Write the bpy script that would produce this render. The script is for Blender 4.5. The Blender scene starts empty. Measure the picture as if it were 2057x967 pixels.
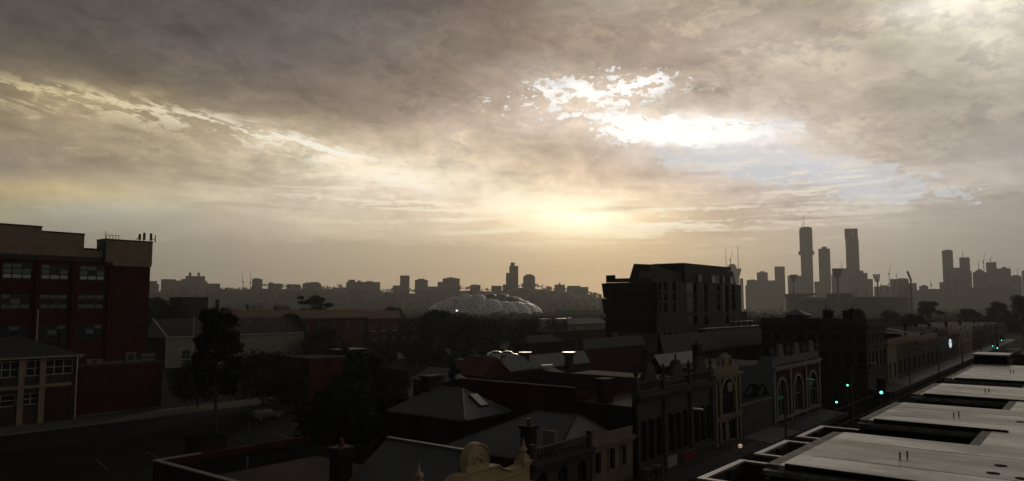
import bpy, bmesh, math, random
from mathutils import Vector, Matrix, noise
random.seed(7)
R = math.radians
S = bpy.context.scene
COL = S.collection
PI = math.pi

# ------------------------------------------------------------------ camera
# world axes: X runs along the shopping street (away from us), Y runs across it, Z up, street level z = 0
W0, H0, FPX = 2057.0, 967.0, 1485.0
ZC = 16.0
ALPHA = R(38.4)                       # heading, measured from the street direction
PITCH = math.atan(126.5 / FPX)
EYE = Vector((0.0, 0.0, ZC))
cam_d = bpy.data.cameras.new('camera'); cam = bpy.data.objects.new('camera', cam_d); COL.objects.link(cam)
cam_d.sensor_width = 36.0; cam_d.lens = 36.0 * FPX / W0
cam_d.clip_start = 0.5; cam_d.clip_end = 40000.0
cam.location = EYE
cam.rotation_euler = (PI / 2 + PITCH, 0, ALPHA - PI / 2)
S.camera = cam
FWD = Vector((math.cos(ALPHA) * math.cos(PITCH), math.sin(ALPHA) * math.cos(PITCH), math.sin(PITCH)))
RGT = Vector((math.sin(ALPHA), -math.cos(ALPHA), 0))
UPV = RGT.cross(FWD)
FH = Vector((math.cos(ALPHA), math.sin(ALPHA), 0))
def ray(px, py):
    return (FWD + RGT * ((px - W0 / 2) / FPX) - UPV * ((py - H0 / 2) / FPX)).normalized()
def P(px, py, d):                     # the point seen at a pixel, d metres ahead
    r = ray(px, py); return EYE + r * (d / r.dot(FH))
def PZ(px, py, z=0.0):
    r = ray(px, py); return EYE + r * ((z - ZC) / r.z)
def PY(px, py, y):
    r = ray(px, py); return EYE + r * (y / r.y)
def PX(px, py, x):
    r = ray(px, py); return EYE + r * (x / r.x)
def lin(c):
    return tuple(((v / 255) / 12.92 if v / 255 <= .04045 else ((v / 255 + .055) / 1.055) ** 2.4) for v in c[:3])

# ------------------------------------------------------------------ world: evening sky with broken cloud
wd = bpy.data.worlds.new('World'); S.world = wd; wd.use_nodes = True
T = wd.node_tree; T.nodes.clear()
def sk(v):
    return v.s if isinstance(v, X) else v
class X:                              # a node socket with arithmetic
    def __init__(self, s): self.s = s
    def _m(self, op, *a, clamp=False):
        n = T.nodes.new('ShaderNodeMath'); n.operation = op; n.use_clamp = clamp
        for i, v in enumerate((self,) + a):
            if isinstance(v, X): T.links.new(v.s, n.inputs[i])
            else: n.inputs[i].default_value = v
        return X(n.outputs[0])
    def __add__(s, o): return s._m('ADD', o)
    def __radd__(s, o): return s._m('ADD', o)
    def __sub__(s, o): return s._m('SUBTRACT', o)
    def __rsub__(s, o): return (s * -1.0) + o
    def __mul__(s, o): return s._m('MULTIPLY', o)
    def __rmul__(s, o): return s._m('MULTIPLY', o)
    def __truediv__(s, o): return s._m('DIVIDE', o)
    def exp(s): return s._m('EXPONENT')
    def clamp(s): return s._m('ADD', 0.0, clamp=True)
    def max(s, o): return s._m('MAXIMUM', o)
    def min(s, o): return s._m('MINIMUM', o)
    def abs(s): return s._m('ABSOLUTE')
def sstep(v, a, b):
    n = T.nodes.new('ShaderNodeMapRange'); n.interpolation_type = 'SMOOTHSTEP'
    T.links.new(v.s, n.inputs[0]); n.inputs[1].default_value = a; n.inputs[2].default_value = b
    return X(n.outputs[0])
def comb(x, y, z=0.0):
    n = T.nodes.new('ShaderNodeCombineXYZ')
    for i, v in enumerate((x, y, z)):
        if isinstance(v, X): T.links.new(v.s, n.inputs[i])
        else: n.inputs[i].default_value = v
    return X(n.outputs[0])
def vscale(v, k):
    n = T.nodes.new('ShaderNodeVectorMath'); n.operation = 'SCALE'
    if isinstance(v, X): T.links.new(v.s, n.inputs[0])
    else: n.inputs[0].default_value = v
    if isinstance(k, X): T.links.new(k.s, n.inputs['Scale'])
    else: n.inputs['Scale'].default_value = k
    return X(n.outputs[0])
def vadd(a, b):
    n = T.nodes.new('ShaderNodeVectorMath'); n.operation = 'ADD'
    for i, v in enumerate((a, b)):
        if isinstance(v, X): T.links.new(v.s, n.inputs[i])
        else: n.inputs[i].default_value = v
    return X(n.outputs[0])
def mix(a, b, f):                     # colours
    n = T.nodes.new('ShaderNodeMix'); n.data_type = 'VECTOR'; n.clamp_factor = True
    T.links.new(f.s, n.inputs[0])
    for i, v in ((4, a), (5, b)):
        if isinstance(v, X): T.links.new(v.s, n.inputs[i])
        else: n.inputs[i].default_value = v[:3]
    return X(n.outputs[1])
def comb_mul(a, c):
    n = T.nodes.new('ShaderNodeVectorMath'); n.operation = 'MULTIPLY'; T.links.new(a.s, n.inputs[0]); n.inputs[1].default_value = c; return X(n.outputs[0])
def fbm(v, scale, detail=5.0, rough=.55, dist=0.0, off=None):
    n = T.nodes.new('ShaderNodeTexNoise'); n.inputs['Scale'].default_value = scale
    n.inputs['Detail'].default_value = detail; n.inputs['Roughness'].default_value = rough; n.inputs['Distortion'].default_value = dist
    if off: v = vadd(v, off)
    T.links.new(v.s, n.inputs['Vector']); return X(n.outputs[0])
def curve(v, pts, lo, hi, vlo, vhi):  # piecewise smooth y(x)
    n = T.nodes.new('ShaderNodeFloatCurve'); c = n.mapping.curves[0]
    q = [((x - lo) / (hi - lo), (y - vlo) / (vhi - vlo)) for x, y in pts]
    c.points[0].location = q[0]; c.points[1].location = q[-1]
    for p in q[1:-1]: c.points.new(*p)
    n.mapping.update()
    t = (v - lo) * (1 / (hi - lo))
    T.links.new(t.clamp().s, n.inputs['Value']); return X(n.outputs[0]) * (vhi - vlo) + vlo

def AE(px, py):                       # compass offset and elevation, degrees, of the sky seen at a pixel
    r = ray(px, py); return (math.degrees(math.atan2(r.dot(RGT), r.dot(FH))), math.degrees(math.asin(r.z)))
SUN_A, SUN_E = AE(1185, 425)
tc = T.nodes.new('ShaderNodeTexCoord')
sep = T.nodes.new('ShaderNodeSeparateXYZ'); T.links.new(tc.outputs['Generated'], sep.inputs[0])
dx, dy, dz = X(sep.outputs[0]), X(sep.outputs[1]), X(sep.outputs[2])
fx = dx * FH.x + dy * FH.y; rx = dx * RGT.x + dy * RGT.y
A = rx._m('ARCTAN2', fx) * (180 / PI)
E = dz._m('ARCSINE') * (180 / PI)
D3 = X(tc.outputs['Generated'])
zz = dz.max(0.0) + .13
Q = comb(dx / zz, dy / zz)            # the cloud deck seen from below
def gauss(px, py, sx, sy, rot=0.0, a=None, e=None):
    a = a or A; e = e or E
    a0, e0 = AE(px, py); k = 180 / PI / FPX
    c, s = math.cos(R(rot)), math.sin(R(rot))
    da, de = a - a0, (e - e0) * -1.0  # image sense: down positive
    u = (da * c + de * s) * (1 / (sx * k)); v = (de * c - da * s) * (1 / (sy * k))
    return ((u * u + v * v) * -.5).exp()
# broad colour of the cloud cover: one ramp over the compass for each of a few heights above the horizon
XS = [0, 150, 300, 450, 600, 750, 900, 1000, 1100, 1200, 1300, 1400, 1500, 1600, 1700, 1800, 1950, 2100]
SKY_TABLE = '''12|0:90,85,80 350:92,87,82 500:96,91,88 750:110,100,95 1000:130,113,100 1150:165,150,132 1250:185,170,150 1400:185,168,145 1500:175,160,140 1650:150,138,120 1750:170,158,138 1850:220,210,190 1950:245,238,220 2100:225,215,195
82|0:98,92,82 300:104,95,89 600:112,102,99 750:128,118,110 850:142,130,118 950:140,122,106 1050:138,120,104 1200:165,145,127 1300:172,153,135 1450:195,178,158 1550:212,198,178 1650:205,193,172 1700:185,174,155 1800:180,172,152 1950:200,192,172 2100:200,193,175
142|0:125,112,92 90:155,138,104 150:125,112,95 300:112,102,93 600:112,101,95 800:128,114,103 900:150,133,119 1000:165,148,132 1100:185,168,150 1250:180,162,145 1350:165,147,130 1450:168,150,134 1600:200,185,166 1700:205,192,172 1800:190,178,160 1950:190,182,165 2100:184,176,160
202|0:165,148,115 150:200,178,134 300:178,156,118 450:138,123,105 600:130,115,102 700:150,133,117 900:150,132,116 1000:185,165,147 1150:215,198,178 1300:215,198,180 1400:210,194,178 1500:200,184,168 1700:190,176,160 1850:172,162,148 2100:163,155,143
252|0:160,145,118 150:158,143,116 300:165,148,118 400:195,175,138 500:210,190,152 600:188,168,138 700:165,145,125 800:165,146,128 900:205,184,160 1000:205,185,165 1100:215,196,176 1250:235,220,202 1400:240,228,214 1560:225,210,195 1650:195,180,163 1800:175,163,148 2100:158,149,137
302|0:150,137,115 200:168,152,124 400:190,172,142 550:228,210,178 650:248,236,208 750:222,203,174 850:215,195,170 1000:215,194,170 1160:213,192,171 1250:222,205,186 1350:215,205,196 1450:220,218,218 1600:228,216,200 1700:220,201,178 1800:190,175,158 1910:165,156,144 2100:156,148,138
347|0:140,130,112 250:165,150,124 400:185,170,145 550:218,203,174 650:246,234,208 800:236,220,194 950:244,227,198 1050:225,202,172 1200:225,198,170 1350:205,184,165 1450:200,190,185 1550:220,215,212 1700:216,209,204 1850:185,172,160 2100:153,145,136
382|0:185,165,120 150:190,170,125 350:195,178,145 500:213,198,170 650:232,218,196 800:230,212,190 950:248,233,204 1050:252,240,208 1150:243,218,184 1300:233,207,177 1450:205,185,168 1600:198,188,181 1700:205,199,195 1850:180,170,160 2100:150,142,134
417|0:165,155,125 150:168,171,155 300:176,171,150 450:193,181,160 600:213,199,178 750:222,204,182 900:235,215,188 1050:250,233,198 1180:255,249,216 1300:243,221,185 1450:205,183,160 1600:185,170,157 1750:186,178,171 1900:165,156,148 2100:146,139,131
452|0:160,152,135 200:160,153,138 400:178,168,148 600:203,188,164 800:225,208,180 950:232,210,178 1100:248,228,188 1185:255,244,202 1300:240,214,171 1450:205,182,155 1600:185,170,152 1750:172,161,148 1900:155,147,138 2100:138,131,125
487|0:140,133,118 300:155,147,130 450:168,157,138 600:185,170,146 750:200,182,155 900:212,190,158 1050:228,202,162 1180:236,208,164 1350:218,191,152 1500:190,170,145 1650:170,157,140 1790:161,152,139 1950:145,138,128 2100:134,128,120
540|0:132,125,111 300:143,135,119 450:152,142,124 600:165,151,130 750:180,162,136 900:192,169,138 1050:200,175,140 1200:205,176,138 1400:185,163,133 1550:165,150,129 1700:152,142,127 1850:140,132,121 2100:126,120,113
610|0:122,115,102 300:132,124,110 600:150,137,118 900:176,155,127 1200:188,162,127 1500:160,143,122 1800:133,125,114 2100:118,112,105'''
ROWS = []
for ln in SKY_TABLE.split('\n'):
    py, rest = ln.split('|'); pts = []
    for w in rest.split():
        x, c = w.split(':'); pts.append((float(x), tuple(float(v) for v in c.split(','))))
    cols = []
    for x in XS:
        for (xa, ca), (xb, cb) in zip(pts, pts[1:]):
            if x <= xb: f = (x - xa) / (xb - xa); cols.append(tuple(a + (b - a) * f for a, b in zip(ca, cb))); break
    ROWS.append((int(py), cols))
def at_height(i, e):                 # colour over column i of the table at elevation e
    t = [(AE(XS[i], py)[1], c[i]) for py, c in ROWS]
    if e >= t[0][0]: return t[0][1]
    for (ea, ca), (eb, cb) in zip(t, t[1:]):
        if e >= eb: f = (ea - e) / (ea - eb); return tuple(a + (b - a) * f for a, b in zip(ca, cb))
    return t[-1][1]
ROWS = [(py, [at_height(i, AE(1028, py)[1]) for i in range(len(XS))]) for py, _ in ROWS]
def ramp(v, stops):
    n = T.nodes.new('ShaderNodeValToRGB'); cr = n.color_ramp; cr.interpolation = 'LINEAR'
    for i, (t, c) in enumerate(stops):
        e = cr.elements[i] if i < 2 else cr.elements.new(t)
        e.position = t; e.color = (*c, 1)
    T.links.new(v.s, n.inputs[0]); return X(n.outputs[0])
BKL, BKM, BKR = lin((50, 50, 51)), lin((62, 61, 60)), lin((112, 106, 98))
def row(py, cols, k=1.0):
    st = [(-179.5, BKM), (-105, BKL), (-68, tuple(v * .45 for v in lin(cols[0])))] + [(AE(x, 480)[0], tuple(v * k for v in lin(c))) for x, c in zip(XS, cols)] + [(68, tuple(v * .9 for v in lin(cols[-1]))), (105, BKR), (179.5, BKM)]
    return ramp(Ar, [((a + 180) / 360, c) for a, c in st])
w1 = fbm(comb(A * .05, E * .11), 1.3, 4, .6) - .5; w2 = fbm(comb(A * .05, E * .11, 6.0), 1.3, 4, .6) - .5
w3 = fbm(comb(A * .16 + E * .05, E * .5 + A * .06, 8.0), 1.6, 5, .62) - .5
calm = sstep(E, 3.5, 9.0)
Ar = ((A + w1 * 9.0 * calm) + 180.0) * (1 / 360.0)
Ew = E + (w2 * 2.0 + w3 * 1.6) * calm
high = [tuple(v * .8 for v in c) for c in ROWS[0][1]]
base = row(*ROWS[0], .92)
base = mix(vscale(lin((46, 45, 44)), 1.0), base, 1.0 - sstep(Ew, 23.0, 42.0))
pe = AE(1028, 12)[1]
for py, cols in ROWS[1:]:
    e = AE(1028, py)[1]
    base = mix(base, row(py, cols), ((Ew * -1.0 + pe) * (1 / (pe - e))).clamp()); pe = e
# mottling of the cloud cover
m1 = fbm(Q, 1.6, 5, .62, .3, off=(3, 8, 1))
m2 = fbm(comb(A * .06, E * .14, 2.0), 1.6, 6, .6, .4)
m3 = fbm(comb(A * .2 + E * .1, E * .34 + A * .05, 7.0), 2.2, 5, .6, .9)
base = vscale(base, ((m1 - .5) * 1.25 + (m2 - .5) * 1.5 + (m3 - .5) * .55) * calm + (1.0 + sstep(A, 12.0, 30.0) * .16))
base = vscale(base, gauss(655, 305, 95, 26, 14) * .6 + gauss(1185, 432, 95, 30) * .6 + gauss(1000, 310, 120, 40) * .18 + 1.0)
# openings to clear sky, ragged
rg = fbm(comb(A * .11, E * .2, 4.0), 2.2, 7, .68, .3) - .5
rg2 = fbm(comb(A * .3, E * .55, 1.0), 2.2, 6, .66, .2) - .5
rg3 = fbm(comb(A * .8, E * 1.3, 3.0), 2.0, 4, .6, .2) - .5
hole = gauss(1185, 190, 155, 34, -4) * .60 + gauss(1285, 172, 42, 15, -6) * .28 + gauss(1060, 205, 50, 20) * .1
holeb = gauss(1395, 262, 140, 24, 3) * 1.02 + gauss(1255, 246, 70, 22, 22) * .34
hole2 = gauss(1470, 316, 120, 22, 8) * .85 + gauss(1690, 358, 140, 22, 8) * .62 + gauss(1840, 398, 90, 12, 4) * .6
hm = sstep(hole + (rg * 1.7 + rg2 * 3.0 + rg3 * 1.7) * sstep(hole, .05, .3), .47, .61).max(sstep(holeb + (rg * 2.2 + rg2 * 1.8 + rg3 * 1.2) * sstep(holeb, .05, .4), .42, .62))
hm2 = sstep(hole2 + (rg * 2.2 + rg2 * 2.0 + rg3 * 1.0) * sstep(hole2, .06, .35), .34, .58)
deck_ = sstep(E, 7.0, 10.5)
lump = sstep(m2 + rg * .5 + rg2 * .3 + rg3 * .12, .46, .55)
base = mix(vscale(base, deck_ * .07 + 1.0), mix(base, comb_mul(base, (.86, .865, .90)), deck_), lump)
lump2 = sstep(m1 + rg2 * .45 + rg3 * .2, .49, .57)
base = mix(base, comb_mul(base, (.91, .91, .93)), lump2 * deck_)
halo = sstep(hole + holeb + rg * 2.0 * sstep(hole + holeb, .02, .25), .1, .6)
base = mix(base, vscale(base, 1.3), halo * .75)
sky = T.nodes.new('ShaderNodeTexSky'); sky.sky_type = 'NISHITA'; sky.sun_disc = False
sky.sun_elevation = R(SUN_E); sky.sun_rotation = PI / 2 - (ALPHA - R(SUN_A))
base = mix(base, lin((206, 212, 220)), hm2 * .62)
base = mix(base, mix(lin((226, 226, 224)), (1.16, 1.13, 1.08), sstep(hole + holeb + rg2 * 1.4, .35, .75)), hm)
frn = sstep(rg2, .02, .12) * (gauss(1010, 215, 70, 30, 15) * .35 + gauss(1130, 150, 60, 14) * .6 + gauss(960, 255, 60, 22, 10) * .3 + gauss(1440, 190, 80, 20, 5) * .5 + gauss(1700, 300, 110, 26, 10) * .55)
base = mix(base, lin((238, 228, 212)), frn * .75)
isl = sstep(rg2 + rg * .5, .03, .1) * (gauss(1500, 245, 60, 10) + gauss(1330, 205, 80, 14, -8) * .9 + gauss(1120, 205, 40, 12) * .7)
base = mix(base, lin((200, 184, 168)), isl * .8)
base = vscale(base, 1.0 - sstep(E, 11.0, 15.5) * (1.0 - sstep(A, -9.0, 6.0)) * .17)
# bright rims of thin cloud: scraps below the deck edge, low bands round the sun, scraps on the right
st = fbm(comb(A * .085 + E * .03, E * .42 + A * .075), 3.0, 6, .68, .4)
stl = fbm(comb(A * .05, E * .62, 3.0), 2.4, 6, .68, .5)
edge = curve(A, [(-60, 15.5)] + [AE(*p) for p in ((0, 160), (220, 192), (450, 240), (640, 285), (760, 325), (900, 350))] + [(30, 6)], -60, 30, 0, 20)
de = E + rg * 1.0 - edge + .35
up = de.max(0.0)
band = ((de * de + up * up * 3.0) * -.6).exp() * sstep(A, -60, -26) * (1.0 - sstep(A, -7.5, -3.0))
base = mix(base, mix(lin((224, 206, 160)), (1.05, .99, .86), sstep(A, -34, -12)), band * sstep(st + rg3 * .35, .46, .57) * .9)
lowb = gauss(1185, 440, 200, 32) + gauss(800, 385, 170, 36) * .6 + gauss(1560, 420, 190, 40) * .5 + gauss(1620, 345, 130, 32, 10) * .75
base = mix(base, mix((1.15, 1.04, .78), lin((240, 230, 212)), sstep(A, 8, 20)), lowb * sstep(stl + rg3 * .3, .49, .59) * .9)
dk = (gauss(1185, 450, 260, 36) * .8 + gauss(1600, 415, 240, 45) + gauss(500, 413, 110, 14) * .8 + gauss(900, 460, 100, 20) * .4) * sstep(1.0 - fbm(comb(A * .045, E * .6, 9.0), 2.4, 5, .66, .4), .52, .68)
base = mix(base, vscale(base, (.66)), dk * .6)
scr = fbm(comb(A * .12, E * .3, 5.0), 3.2, 5, .68, .3)
sc = (gauss(110, 265, 120, 40) + gauss(660, 388, 60, 16) + gauss(20, 410, 50, 16) + gauss(540, 412, 80, 8)) * sstep(scr, .58, .68)
base = mix(base, lin((222, 204, 166)), sc * .55)
# low cumulus bank over the horizon
topc = fbm(comb(A * .3, 1.0), 1.0, 6, .65) * 3.4
bank = 1.0 - sstep(E - topc - 3.0, -.08, .12)
lip = bank * sstep(E - topc - 3.0, -.35, -.1)
side = 1.0 - sstep(A, -6.0, 10.0)
base = mix(base, vscale(base, .90), bank * side)
base = mix(base, vscale(base, 1.22), lip * side * sstep(scr, .5, .62))
bg = T.nodes.new('ShaderNodeBackground'); bg.inputs[1].default_value = 1.0
# clear air scatters a little of its own light through the cover
tot = vadd(vscale(base, 1.19 - sstep(E, 3.0, 15.0) * .13), vscale(X(sky.outputs[0]), .0015))
T.links.new(tot.s, bg.inputs[0])
wo = T.nodes.new('ShaderNodeOutputWorld'); T.links.new(bg.outputs[0], wo.inputs[0])
wd.cycles.sampling_method = 'MANUAL'; wd.cycles.sample_map_resolution = 256

# ------------------------------------------------------------------ sun, veiled by cloud
sl = bpy.data.lights.new('sun', 'SUN'); sl.energy = 0.6; sl.angle = R(12); sl.color = (1, .86, .64)
so = bpy.data.objects.new('sun', sl); COL.objects.link(so)
az = ALPHA - R(SUN_A)
sd = Vector((math.cos(az) * math.cos(R(SUN_E)), math.sin(az) * math.cos(R(SUN_E)), math.sin(R(SUN_E))))
so.rotation_euler = sd.to_track_quat('Z', 'Y').to_euler(); so.location = sd * 60 + Vector((0, 0, 40))
vs = S.view_settings; vs.view_transform = 'Standard'; vs.look = 'None'; vs.exposure = 0.0; vs.gamma = 1.0; vs.use_curve_mapping = False
S.cycles.use_denoising = True; S.cycles.max_bounces = 5; S.cycles.diffuse_bounces = 1; S.cycles.glossy_bounces = 2
S.cycles.volume_bounces = 0; S.cycles.transparent_max_bounces = 12

# ------------------------------------------------------------------ materials
MATS = {}
def mat(name, col, rough=.8, var=.25, scale=1.2, bump=0.0, bscale=12.0, metal=0.0, spec=.3, emit=None, es=0.0, stretch=None, wet=0.0, col2=None):
    m = bpy.data.materials.new(name); m.use_nodes = True; MATS[name] = m
    nt = m.node_tree; b = nt.nodes['Principled BSDF']
    b.inputs['Roughness'].default_value = rough; b.inputs['Metallic'].default_value = metal
    b.inputs['Specular IOR Level'].default_value = spec
    tcn = nt.nodes.new('ShaderNodeTexCoord'); src = tcn.outputs['Object']
    if stretch:
        mp = nt.nodes.new('ShaderNodeMapping'); mp.inputs['Scale'].default_value = stretch
        nt.links.new(src, mp.inputs[0]); src = mp.outputs[0]
    n = nt.nodes.new('ShaderNodeTexNoise'); n.inputs['Scale'].default_value = scale; n.inputs['Detail'].default_value = 6; n.inputs['Roughness'].default_value = .65
    nt.links.new(src, n.inputs['Vector'])
    r = nt.nodes.new('ShaderNodeValToRGB'); r.color_ramp.elements[0].position = .32; r.color_ramp.elements[1].position = .68
    c2 = col2 or tuple(min(1, v * (1 + var)) for v in col)
    r.color_ramp.elements[0].color = (*[v * (1 - var) for v in col], 1); r.color_ramp.elements[1].color = (*c2, 1)
    nt.links.new(n.outputs[0], r.inputs[0]); nt.links.new(r.outputs[0], b.inputs['Base Color'])
    if wet:                           # puddled patches are smoother than the rest
        mr = nt.nodes.new('ShaderNodeMapRange'); mr.inputs[1].default_value = .42; mr.inputs[2].default_value = .6
        mr.inputs[3].default_value = rough; mr.inputs[4].default_value = max(.05, rough - wet)
        nt.links.new(n.outputs[0], mr.inputs[0]); nt.links.new(mr.outputs[0], b.inputs['Roughness'])
    if bump:
        n2 = nt.nodes.new('ShaderNodeTexNoise'); n2.inputs['Scale'].default_value = bscale; n2.inputs['Detail'].default_value = 4
        nt.links.new(src, n2.inputs['Vector'])
        bp = nt.nodes.new('ShaderNodeBump'); bp.inputs['Strength'].default_value = bump; bp.inputs['Distance'].default_value = .05
        nt.links.new(n2.outputs[0], bp.inputs['Height']); nt.links.new(bp.outputs[0], b.inputs['Normal'])
    if emit:
        b.inputs['Emission Color'].default_value = (*emit, 1); b.inputs['Emission Strength'].default_value = es
    return m
def brick_mat(name, c1, c2, mortar, scale=1.0, rough=.9):
    m = bpy.data.materials.new(name); m.use_nodes = True; MATS[name] = m
    nt = m.node_tree; b = nt.nodes['Principled BSDF']; b.inputs['Roughness'].default_value = rough; b.inputs['Specular IOR Level'].default_value = .15
    tcn = nt.nodes.new('ShaderNodeTexCoord'); sp = nt.nodes.new('ShaderNodeSeparateXYZ'); nt.links.new(tcn.outputs['Object'], sp.inputs[0])
    ad = nt.nodes.new('ShaderNodeMath'); nt.links.new(sp.outputs[0], ad.inputs[0]); nt.links.new(sp.outputs[1], ad.inputs[1])
    cb = nt.nodes.new('ShaderNodeCombineXYZ'); nt.links.new(ad.outputs[0], cb.inputs[0]); nt.links.new(sp.outputs[2], cb.inputs[1])
    bt = nt.nodes.new('ShaderNodeTexBrick'); bt.inputs['Scale'].default_value = 2.0 * scale
    bt.inputs['Color1'].default_value = (*c1, 1); bt.inputs['Color2'].default_value = (*c2, 1); bt.inputs['Mortar'].default_value = (*mortar, 1)
    bt.inputs['Mortar Size'].default_value = .012; bt.inputs['Brick Width'].default_value = .5; bt.inputs['Row Height'].default_value = .17
    nt.links.new(cb.outputs[0], bt.inputs['Vector'])
    n = nt.nodes.new('ShaderNodeTexNoise'); n.inputs['Scale'].default_value = .5; n.inputs['Detail'].default_value = 6
    nt.links.new(tcn.outputs['Object'], n.inputs['Vector'])
    mr = nt.nodes.new('ShaderNodeMapRange'); mr.inputs[1].default_value = .3; mr.inputs[2].default_value = .7; mr.inputs[3].default_value = .65; mr.inputs[4].default_value = 1.25
    nt.links.new(n.outputs[0], mr.inputs[0])
    vm = nt.nodes.new('ShaderNodeVectorMath'); vm.operation = 'SCALE'; nt.links.new(bt.outputs[0], vm.inputs[0]); nt.links.new(mr.outputs[0], vm.inputs['Scale'])
    nt.links.new(vm.outputs[0], b.inputs['Base Color'])
    return m
brick_mat('red_brick', (.078, .018, .014), (.056, .014, .012), (.045, .028, .025))
brick_mat('brown_brick', (.075, .046, .032), (.055, .033, .024), (.07, .06, .05))
brick_mat('dark_brick', (.05, .03, .026), (.035, .022, .02), (.05, .045, .04))
mat('cream_render', (.60, .44, .26), .85, .18, .6, .15, 30, spec=.15)
mat('sand_render', (.27, .21, .155), .9, .22, .5, .15, 30, spec=.15)
mat('grey_render', (.16, .155, .15), .9, .15, .6, spec=.15)
mat('pale_render', (.26, .24, .21), .9, .15, .6, spec=.15)
mat('dark_render', (.07, .06, .055), .9, .3, .5)
mat('stone', (.09, .078, .064), .9, .25, .7, .2, 14, spec=.12)
mat('slate', (.055, .056, .06), .65, .2, 1.5, .15, 20, spec=.15)
mat('zinc_roof', (.18, .182, .19), .55, .16, .4, .05, 6, spec=.18, stretch=(1, .25, 1))
mat('pale_zinc', (.24, .24, .24), .45, .15, .3, .05, 5, spec=.3)
mat('brown_roof', (.20, .13, .085), .6, .18, .4, spec=.25)
mat('red_roof', (.16, .05, .035), .7, .25, 2.0, spec=.3)
mat('white_metal', (.72, .70, .66), .3, .08, .5, spec=.5)
mat('white_paint', (.27, .26, .245), .7, .12, 1.0, spec=.15)
mat('wood_dark', (.06, .045, .035), .8, .3, 2.0)
mat('frame_dark', (.03, .03, .03), .5, .2, 2.0)
mat('frame_white', (.5, .48, .44), .6, .12, 2.0)
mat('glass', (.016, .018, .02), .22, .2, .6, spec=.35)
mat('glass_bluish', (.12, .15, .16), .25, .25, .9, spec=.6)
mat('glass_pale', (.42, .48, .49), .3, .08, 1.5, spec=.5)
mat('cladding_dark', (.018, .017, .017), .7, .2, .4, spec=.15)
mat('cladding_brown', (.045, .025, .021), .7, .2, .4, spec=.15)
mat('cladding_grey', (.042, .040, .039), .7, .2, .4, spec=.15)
mat('concrete', (.12, .115, .105), .9, .2, .4, .1, 20, spec=.15)
mat('asphalt', (.022, .022, .024), .9, .25, .25, .2, 40, spec=.06)
mat('lot_asphalt', (.020, .019, .018), .95, .35, .15, .2, 30, spec=.03)
mat('kerb_stone', (.17, .16, .15), .8, .2, .8)
mat('road_paint', (.6, .58, .54), .6, .2, 3.0)
mat('earth', (.030, .028, .023), .98, .3, .02, spec=.02)
def deck_mat():
    m = mat('roof_deck', (.40, .375, .33), .42, .16, .5, .25, 11, spec=.5, wet=.24, stretch=(1.0, .3, 1.0)); nt = m.node_tree; b = nt.nodes['Principled BSDF']
    old = b.inputs['Base Color'].links[0].from_socket; tc_ = nt.nodes.new('ShaderNodeTexCoord'); out = old
    for sc, lo, hi, k, st in ((.9, .52, .66, .55, (1.0, .16, 1)), (5.5, .60, .70, .5, (1.0, .5, 1)), (2.3, .58, .72, 1.55, (1.4, .22, 1))):   # grime, spots, chalky scuffs
        mp = nt.nodes.new('ShaderNodeMapping'); mp.inputs['Scale'].default_value = st; mp.inputs['Location'].default_value = (sc, sc * 3, 0); nt.links.new(tc_.outputs['Object'], mp.inputs[0])
        n = nt.nodes.new('ShaderNodeTexNoise'); n.inputs['Scale'].default_value = sc; n.inputs['Detail'].default_value = 6; n.inputs['Roughness'].default_value = .7; nt.links.new(mp.outputs[0], n.inputs['Vector'])
        mr = nt.nodes.new('ShaderNodeMapRange'); mr.inputs[1].default_value = lo; mr.inputs[2].default_value = hi; mr.inputs[3].default_value = 1; mr.inputs[4].default_value = k; nt.links.new(n.outputs[0], mr.inputs[0])
        v = nt.nodes.new('ShaderNodeVectorMath'); v.operation = 'SCALE'; nt.links.new(out, v.inputs[0]); nt.links.new(mr.outputs[0], v.inputs['Scale']); out = v.outputs[0]
    nt.links.new(out, b.inputs['Base Color'])
deck_mat()
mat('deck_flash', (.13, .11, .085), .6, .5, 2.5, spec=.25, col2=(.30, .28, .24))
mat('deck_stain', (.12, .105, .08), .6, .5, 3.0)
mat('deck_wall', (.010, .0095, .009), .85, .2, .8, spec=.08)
mat('balcony_wall', (.085, .065, .05), .8, .15, .8, spec=.2)
mat('coping', (.34, .31, .28), .35, .12, 1.5, spec=.5)
mat('steel', (.28, .28, .28), .4, .15, 2.0, metal=.6)
mat('pole_grey', (.12, .12, .12), .6, .15, 2.0)
mat('tower_stone', (.11, .10, .095), .8, .12, .02, spec=.2)
mat('tower_glass', (.06, .06, .065), .35, .12, .02, spec=.5)
mat('tower_dark', (.07, .065, .06), .7, .12, .02)
mat('membrane', (.86, .84, .84), .30, .10, .12, .1, 1.0, spec=.7)
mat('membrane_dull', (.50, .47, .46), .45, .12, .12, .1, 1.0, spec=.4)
mat('leaf_dark', (.022, .030, .014), .8, .5, .35, spec=.15)
mat('leaf_olive', (.036, .038, .019), .8, .45, .3, spec=.15)
mat('leaf_far', (.030, .033, .021), .95, .3, .02, spec=.05)
mat('bark', (.10, .08, .06), .9, .3, 3.0, .3, 10)
mat('bark_pale', (.10, .085, .07), .9, .3, 3.0, .2, 10, spec=.1)
mat('car_silver', (.045, .048, .053), .4, .05, 1.0, spec=.3)
mat('tar_roof', (.018, .017, .016), .95, .35, .6, .1, 20, spec=0.0)
mat('car_white', (.68, .67, .65), .25, .04, 1.0, spec=.6)
mat('car_dark', (.035, .037, .045), .25, .1, 1.0, spec=.6)
mat('rubber', (.02, .02, .02), .8, .2, 4.0)
mat('lamp_green', (.05, .3, .22), .4, .05, 1.0, emit=(.10, .95, .72), es=3.2)
mat('lamp_red', (.3, .03, .02), .4, .05, 1.0, emit=(1, .12, .08), es=1.6)
mat('lamp_warm', (.6, .45, .3), .4, .05, 1.0, emit=(1, .66, .36), es=.4)
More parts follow.
